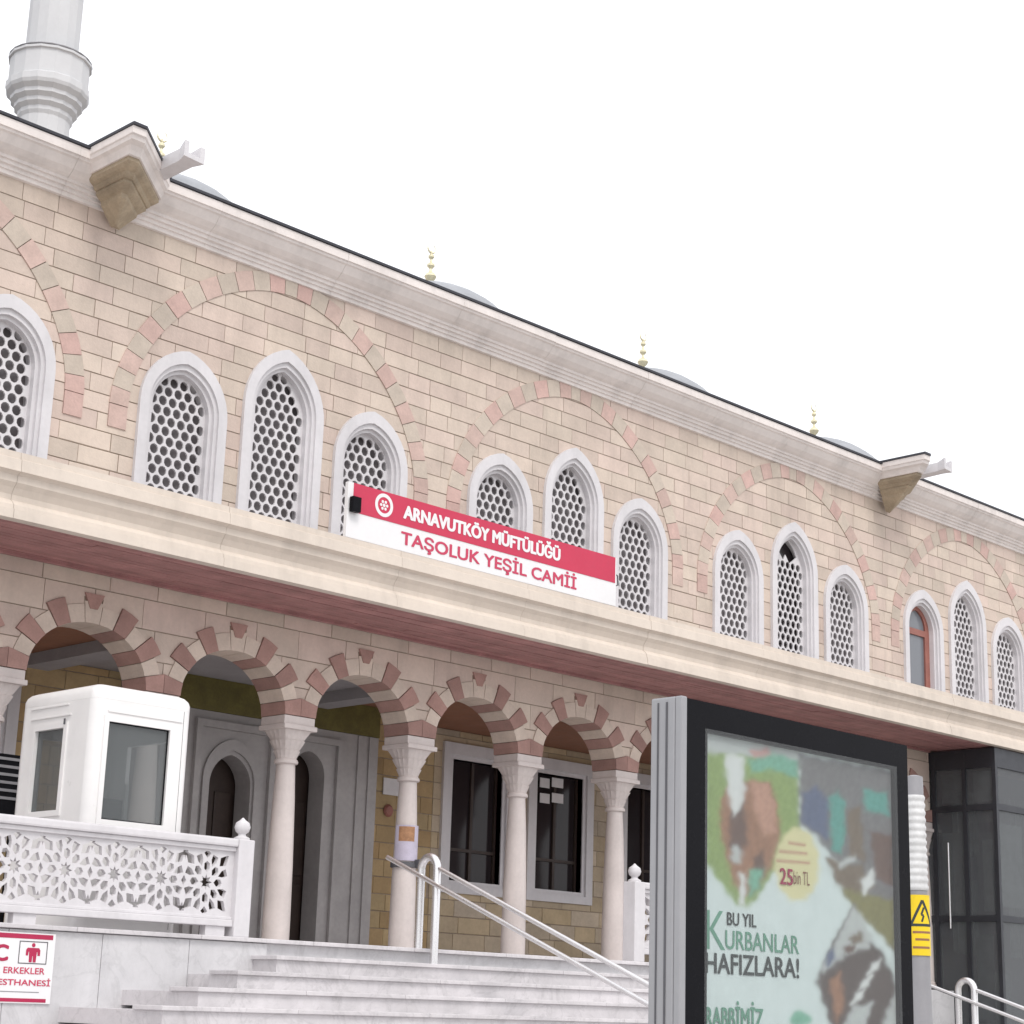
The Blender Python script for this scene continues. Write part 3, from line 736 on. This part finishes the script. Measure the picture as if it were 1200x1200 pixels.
for q in (wallpanel(bx0+R_, bx1-R_, FW, by0, 'front'), wallpanel(bx0+R_, bx1-R_, (10.6, 11.2, 3.35, 4.25), by1, 'back'),
          wallpanel(by0+R_, by1-R_, SW, bx0, 'left'), wallpanel(by0+R_, by1-R_, (16.4, 17.2, 3.35, 4.25), bx1, 'right')):
    body.add(q.v, q.f)
for cx, cy, a0 in ((bx1-R_, by1-R_, 0), (bx0+R_, by1-R_, 90), (bx0+R_, by0+R_, 180), (bx1-R_, by0+R_, 270)):
    o = [(cx+R_*cos(RD(a0+15*k)), cy+R_*sin(RD(a0+15*k))) for k in range(7)]; i_ = [(cx+(R_-th)*cos(RD(a0+15*k)), cy+(R_-th)*sin(RD(a0+15*k))) for k in range(7)]
    ring = o+list(reversed(i_)); nn = len(ring)
    body.add([(x, y, LAND+.02) for x, y in ring]+[(x, y, 4.54) for x, y in ring], [(k, (k+1)%nn, nn+(k+1)%nn, nn+k) for k in range(nn)]+[tuple(range(nn)), tuple(range(nn, 2*nn))])
part_to(body.build('body', WHITE, smooth=True), bo)
rf = MB(); lev = [(0.0, 4.541), (0.0, 4.60), (-.015, 4.64), (-.05, 4.675), (-.10, 4.695), (-.3, 4.715)]
vs = []; cnt = 0
for e, z in lev:
    P = rrect(bx0-e, bx1+e, by0-e, by1+e, max(.04, R_+e*.5)); cnt = len(P); vs += [(x, y, z) for x, y in P]
fs = [(i*cnt+k, i*cnt+(k+1)%cnt, (i+1)*cnt+(k+1)%cnt, (i+1)*cnt+k) for i in range(len(lev)-1) for k in range(cnt)]+[tuple(range(cnt)), tuple((len(lev)-1)*cnt+k for k in range(cnt))]
part_to(rf.add(vs, fs).build('roof', WHITE, smooth=True), bo)
# window surrounds, panes
def surround(m, a0, a1, z0, z1, w, d0, d1):
    m.region([(a0-w, z0-w), (a1+w, z0-w), (a1+w, z1+w), (a0-w, z1+w)], [[(a0, z0), (a1, z0), (a1, z1), (a0, z1)]], d0, d1); return m
fw = part_to(surround(MB(), FW[0]+.03, FW[1]-.03, FW[2]+.03, FW[3]-.03, .055, by0-.012, by0+.03).build('front_window', WHITE), bo)
part_to(MB().box(FW[0], FW[1], by0+.028, by0+.034, FW[2], FW[3]).build('pane', GLASS_CL), bo)
g = MB(); surround(g, FW[0]+.042, FW[1]-.042, FW[2]+.042, FW[3]-.042, .011, by0+.016, by0+.027)
part_to(g.build('window_gasket', BLACK), bo)
part_to(MB().bbox(bx0+.16, bx1-.14, by0-.012, by0-.001, 4.41, 4.435, .004).build('drip_ridge', WHITE), bo)
sw = surround(MB(), SW[0]+.03, SW[1]-.03, SW[2]+.03, SW[3]-.03, .06, -.015, .03); sw.v = [(bx0+y, x, z) for x, y, z in sw.v]
part_to(sw.build('side_window', WHITE), bo)
part_to(MB().box(bx0+.028, bx0+.034, SW[0], SW[1], SW[2], SW[3]).build('pane', GLASS_CL), bo)
part_to(MB().bbox(bx0-.014, bx0-.001, SW[0]-.08, SW[1]+.08, SW[3]+.09, SW[3]+.11, .004).bbox(bx0-.012, bx0-.001, SW[0]-.02, SW[1]+.10, SW[3]+.20, SW[3]+.22, .004).build('drip_ridge', WHITE), bo)
part_to(MB().bbox(bx0-.03, bx0-.015, SW[0]+.0, SW[0]+.02, SW[3]+.0, SW[3]+.06, .004).build('catch', GALVD), bo)
part_to(MB().box(bx0+.06, bx1-.06, by0+.06, by1-.06, LAND+.02, LAND+.08).build('floor', GALV), bo)
part_to(MB().box(bx0+.07, bx1-.07, by1-.6, by1-.1, 3.08, 3.12).build('desk', DARKWOOD), bo)
part_to(MB().box(bx0+R_+.01, bx1-R_, by0-.002, by0-.0005, 3.16, 3.164).box(bx1-R_-.012, bx1-R_-.008, by0-.002, by0-.0005, LAND+.05, 4.53).build('panel_seam', GALVD), bo)
part_to(MB().bbox(bx0+.06, bx0+.30, by1-.45, by1-.12, 3.12, 3.45, .02).build('monitor', BLACK), bo)
part_to(MB().bbox(bx0+.5, bx0+.9, 16.7, 17.0, 2.7, 3.62, .05).build('chair_back', BLACK), bo)
part_to(MB().box(10.49, 10.545, by0+.036, by0+.04, 3.95, 4.30).build('notice_strip', PAPER), bo)
part_to(MB().box(10.84, 10.88, by0+.10, by0+.13, 3.3, 3.72).build('inner_handle', PAPER), bo)

# striped dark board left of the booth
a = PX(-40, 877, 18.2); b2_ = PX(21, 952, 18.2)
db = empty('dark_notice_board', ((a[0]+b2_[0])/2, 18.2, LAND), label='dark board with pale horizontal stripes standing behind the security booth', category='notice board')
part_to(MB().bbox(a[0], b2_[0], 18.2, 18.24, b2_[1]-.15, a[1], .006).build('panel', BLACK), db)
for j in range(6):
    z = a[1]-.05-j*.085
    part_to(MB().box(a[0]+.02, b2_[0]-.02, 18.192, 18.199, z-.018, z+.012).build('stripe', GALV), db)
for xx in (a[0]+.06, b2_[0]-.06):
    part_to(MB().box(xx-.02, xx+.02, 18.205, 18.235, LAND, b2_[1]-.15).build('leg', BLACK), db)

# ------------------------------------------------------------ WC sign on the terrace wall
ws = empty('toilet_sign', (9.2, YE-.02, 1.85), label='white sign with red bars and a red man symbol on the terrace wall', category='sign')
yS = YE-.024
wx0, wx1, wz0, wz1 = 8.5, 9.79, 1.53, 2.165
part_to(MB().bbox(wx0, wx1, yS, YE-.005, wz0, wz1, .003).build('panel', WHITEP), ws)
part_to(MB().box(wx0+.01, wx1-.03, yS-.003, yS-.001, wz1-.055, wz1-.012).build('red_bar', REDDK), ws)
part_to(MB().box(wx0+.01, wx1-.05, yS-.003, yS-.001, wz0+.012, wz0+.045).build('red_bar', REDDK), ws)
part_to(text_mb('WC', 8.92, 9.295, 1.905, 2.045, yS-.002, .07).build('lettering', REDDK), ws)
fb = MB().region([(9.41, 1.885), (9.71, 1.885), (9.71, 2.09), (9.41, 2.09)], [[(9.418, 1.893), (9.702, 1.893), (9.702, 2.082), (9.418, 2.082)]], yS-.003, yS-.001); part_to(fb.build('symbol_frame', GALVD), ws)
man = MB().region([(9.50, 2.03), (9.62, 2.03), (9.635, 2.01), (9.635, 1.96), (9.61, 1.96), (9.606, 1.995), (9.60, 1.995), (9.595, 1.90), (9.565, 1.90), (9.562, 1.955), (9.556, 1.955), (9.553, 1.90), (9.523, 1.90), (9.518, 1.995), (9.512, 1.995), (9.508, 1.96), (9.485, 1.96), (9.485, 2.01)], [], yS-.003, yS-.001)
q = disc(9.56, 2.055, .019, yS-.003, n=12); man.add(q.v, q.f); part_to(man.build('man_symbol', REDDK), ws)
part_to(text_mb('ERKEKLER', 9.27, 9.70, 1.795, 1.85, yS-.002, .03).build('lettering', REDTXT), ws)
part_to(text_mb('ABDESTHANESİ', 9.00, 9.77, 1.69, 1.76, yS-.002, .03).build('lettering', REDTXT), ws)
part_to(MB().box(9.0, 9.66, yS-.002, yS-.001, 1.628, 1.636).build('fine_line', GALV), ws)

# ------------------------------------------------------------ stair handrails
def handrail(X, label, y_top, z_top, length, slope, y_loop, foot):
    h = empty('handrail', (X, y_top, foot(y_loop)), label=label, category='handrail', group='steel handrails on the stairs')
    def zr(y): return z_top-(y_top-y)*slope
    part_to(MB().tube([(X-.04, y_top, zr(y_top)), (X-.04, y_top-length, zr(y_top-length))], .028, 12).build('lower_rail', INOX, smooth=True), h)
    yl = y_loop; dz = .17
    part_to(MB().tube([(X, yl-.02, zr(yl)+dz), (X, y_top-length, zr(y_top-length)+dz)], .028, 12).build('upper_rail', INOX, smooth=True), h)
    # looped twin post
    L = [(X, yl+.26, foot(yl+.26))]; zt = zr(yl)+dz+.0; rr = .13
    L += [(X, yl+.13+rr*cos(RD(a)), zt+rr*sin(RD(a))) for a in range(0, 181, 15)]+[(X, yl, foot(yl))]
    part_to(MB().tube(L, .046, 14).build('loop_post', INOX, smooth=True), h)
    for f in (.86, .99):
        y = y_top-length*f
        part_to(MB().tube([(X+.01, y, foot(y)), (X+.01, y, zr(y)+dz)], .024, 10).build('post', INOX, smooth=True), h)
def st_z(y):
    k = math.ceil((YE-y)/TRD) if y < YE else 0
    return LAND-RIS*k
handrail(14.5, 'twin steel tube handrail with looped post on the marble stairs', 16.2, 3.262, 5.4, .395, 15.40, st_z)
handrail(24.06, 'twin steel tube handrail beside the dark glass porch', 15.6, 2.31, 4.0, .315, 14.35, lambda y: .13)

# notice and strap on the second column
cxx, cyy = COLX[5], YC
nb_ = empty('column_notice', (cxx, cyy-.18, 3.5), label='printed notice with brown and lilac picture tied round a porch column', category='notice')
zt = PX(475, 966, 19.05)[1]; zb_ = PX(475, 1008, 19.05)[1]
def cyl_patch(z0, z1, r, a0, a1, n=14):
    vs = [(cxx+r*cos(RD(a0+(a1-a0)*k/n)), cyy+r*sin(RD(a0+(a1-a0)*k/n)), z) for z in (z0, z1) for k in range(n+1)]
    return MB().add(vs, [(k, k+1, n+2+k, n+1+k) for k in range(n)])
LILAC = mat('lilac_print', (.50, .46, .56), .6, .1, 8); ORNG = mat('orange_brown_print', (.36, .19, .10), .6, .3, 14)
part_to(cyl_patch(zb_, zt, .178, 175, 300).build('sheet', LILAC), nb_)
part_to(cyl_patch((zt+zb_)/2+.02, zt-.02, .1795, 195, 270).build('picture', ORNG), nb_)
part_to(MB().lathe([(.182, zb_-.09), (.196, zb_-.085), (.196, zb_-.02), (.182, zb_-.015)], (cxx, cyy), 24).bbox(cxx+.02, cxx+.16, cyy-.27, cyy-.17, zb_-.08, zb_+.02, .01).build('strap', GALVD), nb_)

# ------------------------------------------------------------ glazed porch at the far end
XG, YG = 30.53, 17.62
ge = empty('glazed_porch', (XG, YG, 0), label='dark glazed porch enclosure at the end of the arcade under the canopy', category='glass porch')
gl = MB(); gl.box(XG+.03, XG+.04, YG+.05, 19.4, .05, 6.45); part_to(gl.build('glass', GLASS_PORCH), ge)
part_to(MB().box(XG+.05, XR-2, YG+.03, YG+.04, .05, 6.45).build('glass', GLASS_PORCH), ge)
part_to(MB().box(XG+.06, XR-2, 19.45, 19.5, 0, 6.5).build('back_panel', GALV), ge)
for z in (.0, 1.5, 3.42, 5.42, 6.2):
    hgt = .11 if z < 6 else .35
    part_to(MB().box(XG, XG+.07, YG+.075, 19.4, z, z+hgt).build('transom', ALU), ge)
    part_to(MB().box(XG+.071, XR-2, YG, YG+.07, z, z+hgt).build('transom', ALU), ge)
for y in (YG, 18.25, 18.9, 19.4):
    part_to(MB().box(XG-.004, XG+.074, y, y+.075, 0, 6.553).build('mullion', ALU), ge)
for x in (31.9, 33.3, 34.7, 36.1, 37.5, 38.9):
    part_to(MB().box(x, x+.08, YG-.004, YG+.074, 0, 6.553).build('mullion', ALU), ge)
part_to(MB().tube([(XG-.05, 18.62, 3.3), (XG-.05, 18.62, 4.85)], .018, 8).build('door_pull', INOX, smooth=True), ge)

PANEL_GG = mat('grey_green_panel', (.42, .46, .45), .8, .2, 5)
for (xx, z0_, z1_) in ((31.6, 4.75, 6.0), (31.5, 2.9, 4.3), (32.6, .3, 2.6), (33.6, 2.9, 6.0), (35.2, .3, 4.4)):  # invented wavy panels standing for pale shapes and reflections in the glass
    cv = MB(); nn_ = 14
    vs = [(xx+.9*k/nn_, 19.2+.03*sin(k*2.1), z) for z in (z0_, z1_) for k in range(nn_+1)]
    cv.add(vs, [(k, k+1, nn_+2+k, nn_+1+k) for k in range(nn_)]); part_to(cv.build('pale_panel', PANEL_GG), ge)

for (ya, yb, z0_, z1_) in ((17.75, 18.15, 5.6, 6.15), (18.4, 18.82, 5.58, 6.12), (18.42, 18.84, 3.6, 5.05), (17.8, 18.0, 3.6, 4.9), (17.85, 18.2, 1.7, 3.2), (18.9, 19.3, 1.8, 3.0)):  # invented pale strips behind the side glass, placed to catch daylight
    part_to(MB().box(XG+.10, XG+.115, ya, yb, z0_, z1_).build('blind', PANEL_GG), ge)
for (xa, xb, z0_, z1_) in ((30.8, 31.6, 3.7, 5.2), (32.2, 32.9, 5.6, 6.1), (32.1, 33.1, 1.8, 3.2), (33.6, 34.5, 3.7, 5.3)):  # more invented strips, standing for grey reflections in the front glass
    part_to(MB().box(xa, xb, YG+.12, YG+.135, z0_, z1_).build('blind', PANEL_GG), ge)

# ------------------------------------------------------------ poster case (bus-stop advertising)
YF = 4.40
pc = empty('poster_case', (6.1, YF+.1, .13), label='grey framed lit-style poster case with black border and green text poster', category='advertising panel')
pc['label'] = 'grey street poster case with black glass border and mint green poster'
X0, X1, ZT, ZB = PX(796, 818, YF)[0], 6.89, 2.76, .42
YBK = PXX(763, 820, X0)[0]
part_to(MB().bbox(X0, X1, YF+.02, YBK, ZB, ZT, .008).build('housing', GREYP), pc)
part_to(MB().box(X0-.003, X0-.0005, YF+.055, YF+.063, ZB+.02, ZT-.02).box(X0-.003, X0-.0005, YBK-.04, YBK-.034, ZB+.02, ZT-.02).build('side_groove', GALVD), pc)
bd = MB().region([(X0+.036, ZB+.03), (X1-.004, ZB+.03), (X1-.004, ZT-.004), (X0+.036, ZT-.004)], [[(5.515, .86), (6.785, .86), (6.785, 2.642), (5.515, 2.642)]], YF-.004, YF+.018)
part_to(bd.build('black_border', BLACK), pc)
part_to(MB().bbox(X0, X0+.034, YF-.012, YF+.0195, ZB, ZT, .006).build('frame_edge', GREYP), pc)
part_to(MB().box(X0+.2, X0+.45, YF+.04, YBK-.02, .13, ZB).build('leg', GREYP), pc); part_to(MB().box(X1-.45, X1-.2, YF+.04, YBK-.02, .13, ZB).build('leg', GREYP), pc)
YQ = YF+.016
def pm_(name, c): return mat('print_'+name, c, .6, .10, 14, spec=.2)
MINT = (.62, .73, .69); GREEN = (.24, .32, .11); TEALT = (.17, .38, .28); INK = pm_('dark_ink', (.05, .06, .06)); GINK = pm_('green_ink', (.17, .38, .28)); BINK = pm_('brown_ink', (.30, .15, .09))
COW = (.30, .15, .09); COWL = (.46, .25, .18); COWD = (.13, .075, .06); PWH = (.72, .70, .70); PGR = (.17, .16, .165)
BLUE = (.10, .12, .20); TEAL = (.10, .30, .26); PBR = (.17, .125, .09); OLV = (.20, .18, .07); BADGE = (.72, .58, .34); PK = (.09, .065, .06); PINKP = (.5, .28, .26); LG = (.45, .46, .46)
import numpy as np
SHP = []
def art(px, m, soft=3.0): SHP.append(([tuple(p) for p in px], m, soft))
def blob(cx, cy, rx, ry, n=22, j=0):
    return [(cx+rx*cos(2*pi*k/n)*(1+random.uniform(-j, j)), cy+ry*sin(2*pi*k/n)*(1+random.uniform(-j, j))) for k in range(n)]
PC = {}
art([(826, 872), (936, 892), (939, 1000), (906, 1022), (884, 1056), (874, 1063), (863, 1060), (826, 1010)], GREEN)
art([(826, 858), (936, 879), (936, 905), (900, 890), (860, 884), (826, 882)], LG)
art([(878, 890), (905, 882), (935, 892), (936, 912), (905, 902), (880, 905)], TEALT)
art([(880, 880), (898, 876), (903, 884), (884, 888)], PINKP)
art([(846, 935), (856, 915), (880, 915), (903, 918), (911, 945), (915, 985), (905, 1015), (884, 1045), (872, 1052), (860, 1035), (850, 1000), (843, 965)], COW)
art([(880, 917), (900, 918), (909, 945), (909, 975), (896, 980), (884, 950)], COWL)
art([(856, 950), (872, 940), (876, 990), (866, 1000), (854, 992)], COWD)
art([(849, 884), (871, 886), (873, 925), (869, 944), (861, 955), (856, 945), (852, 915)], PWH)
art(blob(863, 1002, 6, 10, j=.15), LG)
art([(883, 1005), (893, 998), (897, 1020), (884, 1040)], COWD)
art([(878, 1020), (896, 1018), (889, 1042), (878, 1052)], TEALT)
art([(867, 1023), (873, 1024), (873, 1061), (867, 1060)], PWH)
art([(936, 884), (1049, 903), (1052, 1125), (1020, 1062), (985, 1018), (955, 978), (938, 968)], PGR)
art([(940, 930), (958, 920), (972, 940), (970, 985), (955, 975), (940, 965)], BLUE)
art([(955, 905), (985, 905), (985, 925), (960, 925)], PGR)
art([(972, 936), (982, 928), (990, 940), (991, 975), (986, 1000), (975, 995)], TEAL)
art([(1012, 925), (1040, 930), (1042, 955), (1014, 950)], TEAL)
art([(992, 950), (1008, 945), (1014, 1010), (996, 1005)], PBR)
art([(1020, 975), (1046, 978), (1048, 1040), (1026, 1030)], COWD)
art([(968, 1005), (1010, 1015), (1025, 1040), (1000, 1055), (980, 1035)], PBR)
art([(985, 1040), (1048, 1055), (1050, 1115), (1020, 1085), (1000, 1065)], OLV)
art([(982, 1010), (1003, 1003), (1004, 1008), (984, 1017)], LG)
art([(1008, 1033), (1022, 1018), (1025, 1034), (1013, 1048)], PWH)
art(blob(934, 1013, 26, 43), BADGE)
art([(957, 1150), (975, 1105), (992, 1075), (1000, 1060), (1015, 1100), (1032, 1112), (1050, 1150), (1052, 1210), (976, 1210)], PK)
art([(962, 1135), (978, 1108), (1000, 1062), (1022, 1095), (1018, 1110), (990, 1120), (966, 1140)], LG)
art([(968, 1120), (976, 1112), (979, 1124), (970, 1134)], BLUE); art(blob(1005, 1100, 9, 6, j=.3), PBR); art(blob(995, 1112, 7, 5, j=.3), COWD)
art([(972, 1150), (985, 1140), (990, 1180), (980, 1200)], COW)
for (a, b) in ((1022, 1130), (1012, 1148), (1003, 1165)):
    art([(a, b), (a+10, b-5), (a+6, b+6), (a-6, b+12)], PWH)
art([(990, 1200), (1000, 1180), (1022, 1175), (1012, 1210), (988, 1210)], LG); art([(1040, 1185), (1052, 1160), (1052, 1215), (1030, 1215)], LG)
art(blob(938, 1194, 12, 9), TEALT)
for (xa, xb, yy) in ((924, 944, 986), (913, 946, 996), (910, 949, 1007)):
    art([(xa, yy), (xb, yy+3), (xb, yy+6), (xa, yy+3)], COWL, 1.2)
def poster_print():
    nx, nz = 170, 240; x0, x1, z0, z1 = 5.512, 6.788, .857, 2.645
    gx, gz = np.meshgrid(np.linspace(x0, x1, nx), np.linspace(z0, z1, nz))
    v = np.stack([gx.ravel(), np.full(gx.size, YQ), gz.ravel()-EYE], 1)
    R3 = np.array([rt[:], up[:], fwd[:]]); c = v @ R3.T
    u = 600+FPX*c[:, 0]/c[:, 2]; w = 600-FPX*c[:, 1]/c[:, 2]
    C = np.tile(np.array((.80, .87, .875)), (len(v), 1)); rng = np.random.default_rng(3)
    wob = 1.6*np.sin(u*.31+w*.17)+1.3*np.sin(w*.41-u*.23)
    for P, col, soft in SHP:
        P = np.array(P); ins = np.zeros(len(v), bool); dist = np.full(len(v), 1e9); n_ = len(P)
        for a in range(n_):
            p, q = P[a], P[(a+1) % n_]; d = q-p
            t = np.clip(((u-p[0])*d[0]+(w-p[1])*d[1])/max(1e-9, d@d), 0, 1)
            dist = np.minimum(dist, np.hypot(u-p[0]-t*d[0], w-p[1]-t*d[1]))
            cr = (p[1] > w) != (q[1] > w)
            ins ^= cr & (u < (q[0]-p[0])*(w-p[1])/((q[1]-p[1]) or 1e-9)+p[0])
        sd = np.where(ins, dist, -dist)+(wob*.5 if soft > 2 else 0)
        al = 1/(1+np.exp(-np.clip(sd*2.2/soft, -30, 30)))
        C = C*(1-al[:, None])+np.minimum(.86, np.array(col)*1.35)*al[:, None]
    ph = (u > 936) & (w < 1120)            # grain and soft mottling of the printed photographs
    mot = 1+.07*np.sin(u*.55+2*np.sin(w*.21))*np.sin(w*.37+1.5*np.sin(u*.3))
    C = C*np.where(C.sum(1) < 1.35, mot, 1)[:, None]
    me = bpy.data.meshes.new('poster'); N_ = nx*nz
    idx = (np.arange(nz-1)[:, None]*nx+np.arange(nx-1)[None]).ravel()
    me.from_pydata([(a[0], YQ, a[2]+EYE) for a in v.tolist()], [], np.stack([idx, idx+1, idx+nx+1, idx+nx], 1).tolist())
    at = me.color_attributes.new('ink', 'FLOAT_COLOR', 'POINT')
    at.data.foreach_set('color', np.concatenate([C, np.ones((N_, 1))], 1).astype(np.float32).ravel())
    m = mat('poster_paper', (.6, .6, .6), .55, .04, 10, spec=.2); t = m.node_tree
    an = t.nodes.new('ShaderNodeAttribute'); an.attribute_name = 'ink'
    sc = [n for n in t.nodes if n.type == 'VECT_MATH'][0]; t.links.new(an.outputs['Color'], sc.inputs[0])
    me.materials.append(m); o = bpy.data.objects.new('poster', me); COL.objects.link(o); return o
po = part_to(poster_print(), pc)
part_to(MB().box(5.5, 6.8, YQ+.001, YQ+.0035, .845, 2.655).build('poster_backing', WHITEP), pc)
lay = [0]
def ptext(txt, xa, ya, xb, yb, m, bold=.01):
    y = YQ-.0004*(lay[0]+2); lay[0] += 1
    a = PX(xa, ya, y); b = PX(xb, yb, y)
    text_mb(txt, a[0], b[0], min(a[1], b[1]), max(a[1], b[1]), y, bold).build('poster_lettering', m, po)
def ptx(txt, xa, xb, yt, yb, m, bold=.01):      # upright box whose left edge runs yt..yb
    y = YQ-.0004*(lay[0]+2); lay[0] += 1
    a = PX(xa, yt, y); c = PX(xa, yb, y); b = PX(xb, yb, y)
    text_mb(txt, a[0], b[0], c[1], a[1], y, bold).build('poster_lettering', m, po)
ptx('K', 828, 850, 1066, 1112, GINK, .0)
ptx('URBANLAR', 850, 936, 1090, 1112, GINK, .02)
ptx('BU YIL', 852, 886, 1069, 1084, INK, .03)
ptx('HAFIZLARA!', 827, 936, 1116, 1140, INK, .03)
ptx('RABBİMİZ', 827, 894, 1172, 1203, GINK, .03)
ptx('25', 914, 929, 1017, 1036, REDDK, .03); ptx('bin TL', 930, 949, 1020, 1036, BINK, 0)
part_to(MB().box(5.5, 6.8, YF-.006, YF-.0045, .845, 2.655).build('front_pane', GLASS_BB), pc)

# ------------------------------------------------------------ street pole
PXY = (10.57, 6.70)
sp = empty('street_pole', (PXY[0], PXY[1], .13), label='short grey street pole with ribbed white sleeve and yellow warning sticker', category='pole')
part_to(MB().lathe([(.11, .13), (.10, .6), (.078, 1.6), (.066, 2.4), (.058, 3.1), (.056, 3.165), (.02, 3.175)], PXY, 20).build('shaft', GALV, smooth=True), sp)
part_to(MB().lathe([(.2, .13), (.2, .16), (.13, .17), (.12, .22)], PXY, 20).build('base_flange', GALV), sp)
rib = []
for k in range(13):
    z = 2.43+k*.048; r = .070-.009*k/12.
    rib += [(r, z), (r+.006, z+.010), (r+.006, z+.026), (r, z+.036)]
part_to(MB().lathe(rib, PXY, 20).build('ribbed_sleeve', mat('pale_sleeve', (.6, .6, .6), .4, .15, 6), smooth=True), sp)
def pole_patch(z0, z1, r, a0, a1, n=10):
    vs = [(PXY[0]+r*cos(RD(a0+(a1-a0)*k/n)), PXY[1]+r*sin(RD(a0+(a1-a0)*k/n)), z) for z in (z0, z1) for k in range(n+1)]
    return MB().add(vs, [(k, k+1, n+2+k, n+1+k) for k in range(n)])
st = part_to(pole_patch(2.02, 2.40, .0785, 168, 305, 14).build('warning_sticker', YEL), sp)
def on_pole(pts, w, m, name, r=.0797):       # polyline of (angle, z) drawn as a band of height w on the pole
    vs = []; fs = []
    for (a, z), (b, y) in zip(pts, pts[1:]):
        n_ = 8; k0 = len(vs)
        L_ = math.hypot(RD(b-a)*r, y-z); ux, uz = RD(b-a)*r/L_, (y-z)/L_
        for k in range(n_+1):
            t = k/n_; aa = a+(b-a)*t; zz = z+(y-z)*t
            for sg_ in (-1, 1):
                q = RD(aa)-uz*sg_*w/2/r; vs.append((PXY[0]+r*cos(q), PXY[1]+r*sin(q), zz+ux*sg_*w/2))
        fs += [(k0+2*k, k0+2*k+1, k0+2*k+3, k0+2*k+2) for k in range(n_)]
    MB().add(vs, fs).build(name, m, st)
on_pole([(180, 2.21), (236, 2.365), (292, 2.21), (180, 2.21)], .017, INK, 'triangle_mark')
on_pole([(243, 2.32), (230, 2.275), (242, 2.27), (232, 2.23)], .013, INK, 'bolt_mark')
for z, a, b in ((2.165, 188, 285), (2.12, 200, 275), (2.07, 187, 275)):
    on_pole([(a, z), (b, z)], .014, BINK, 'fine_print')
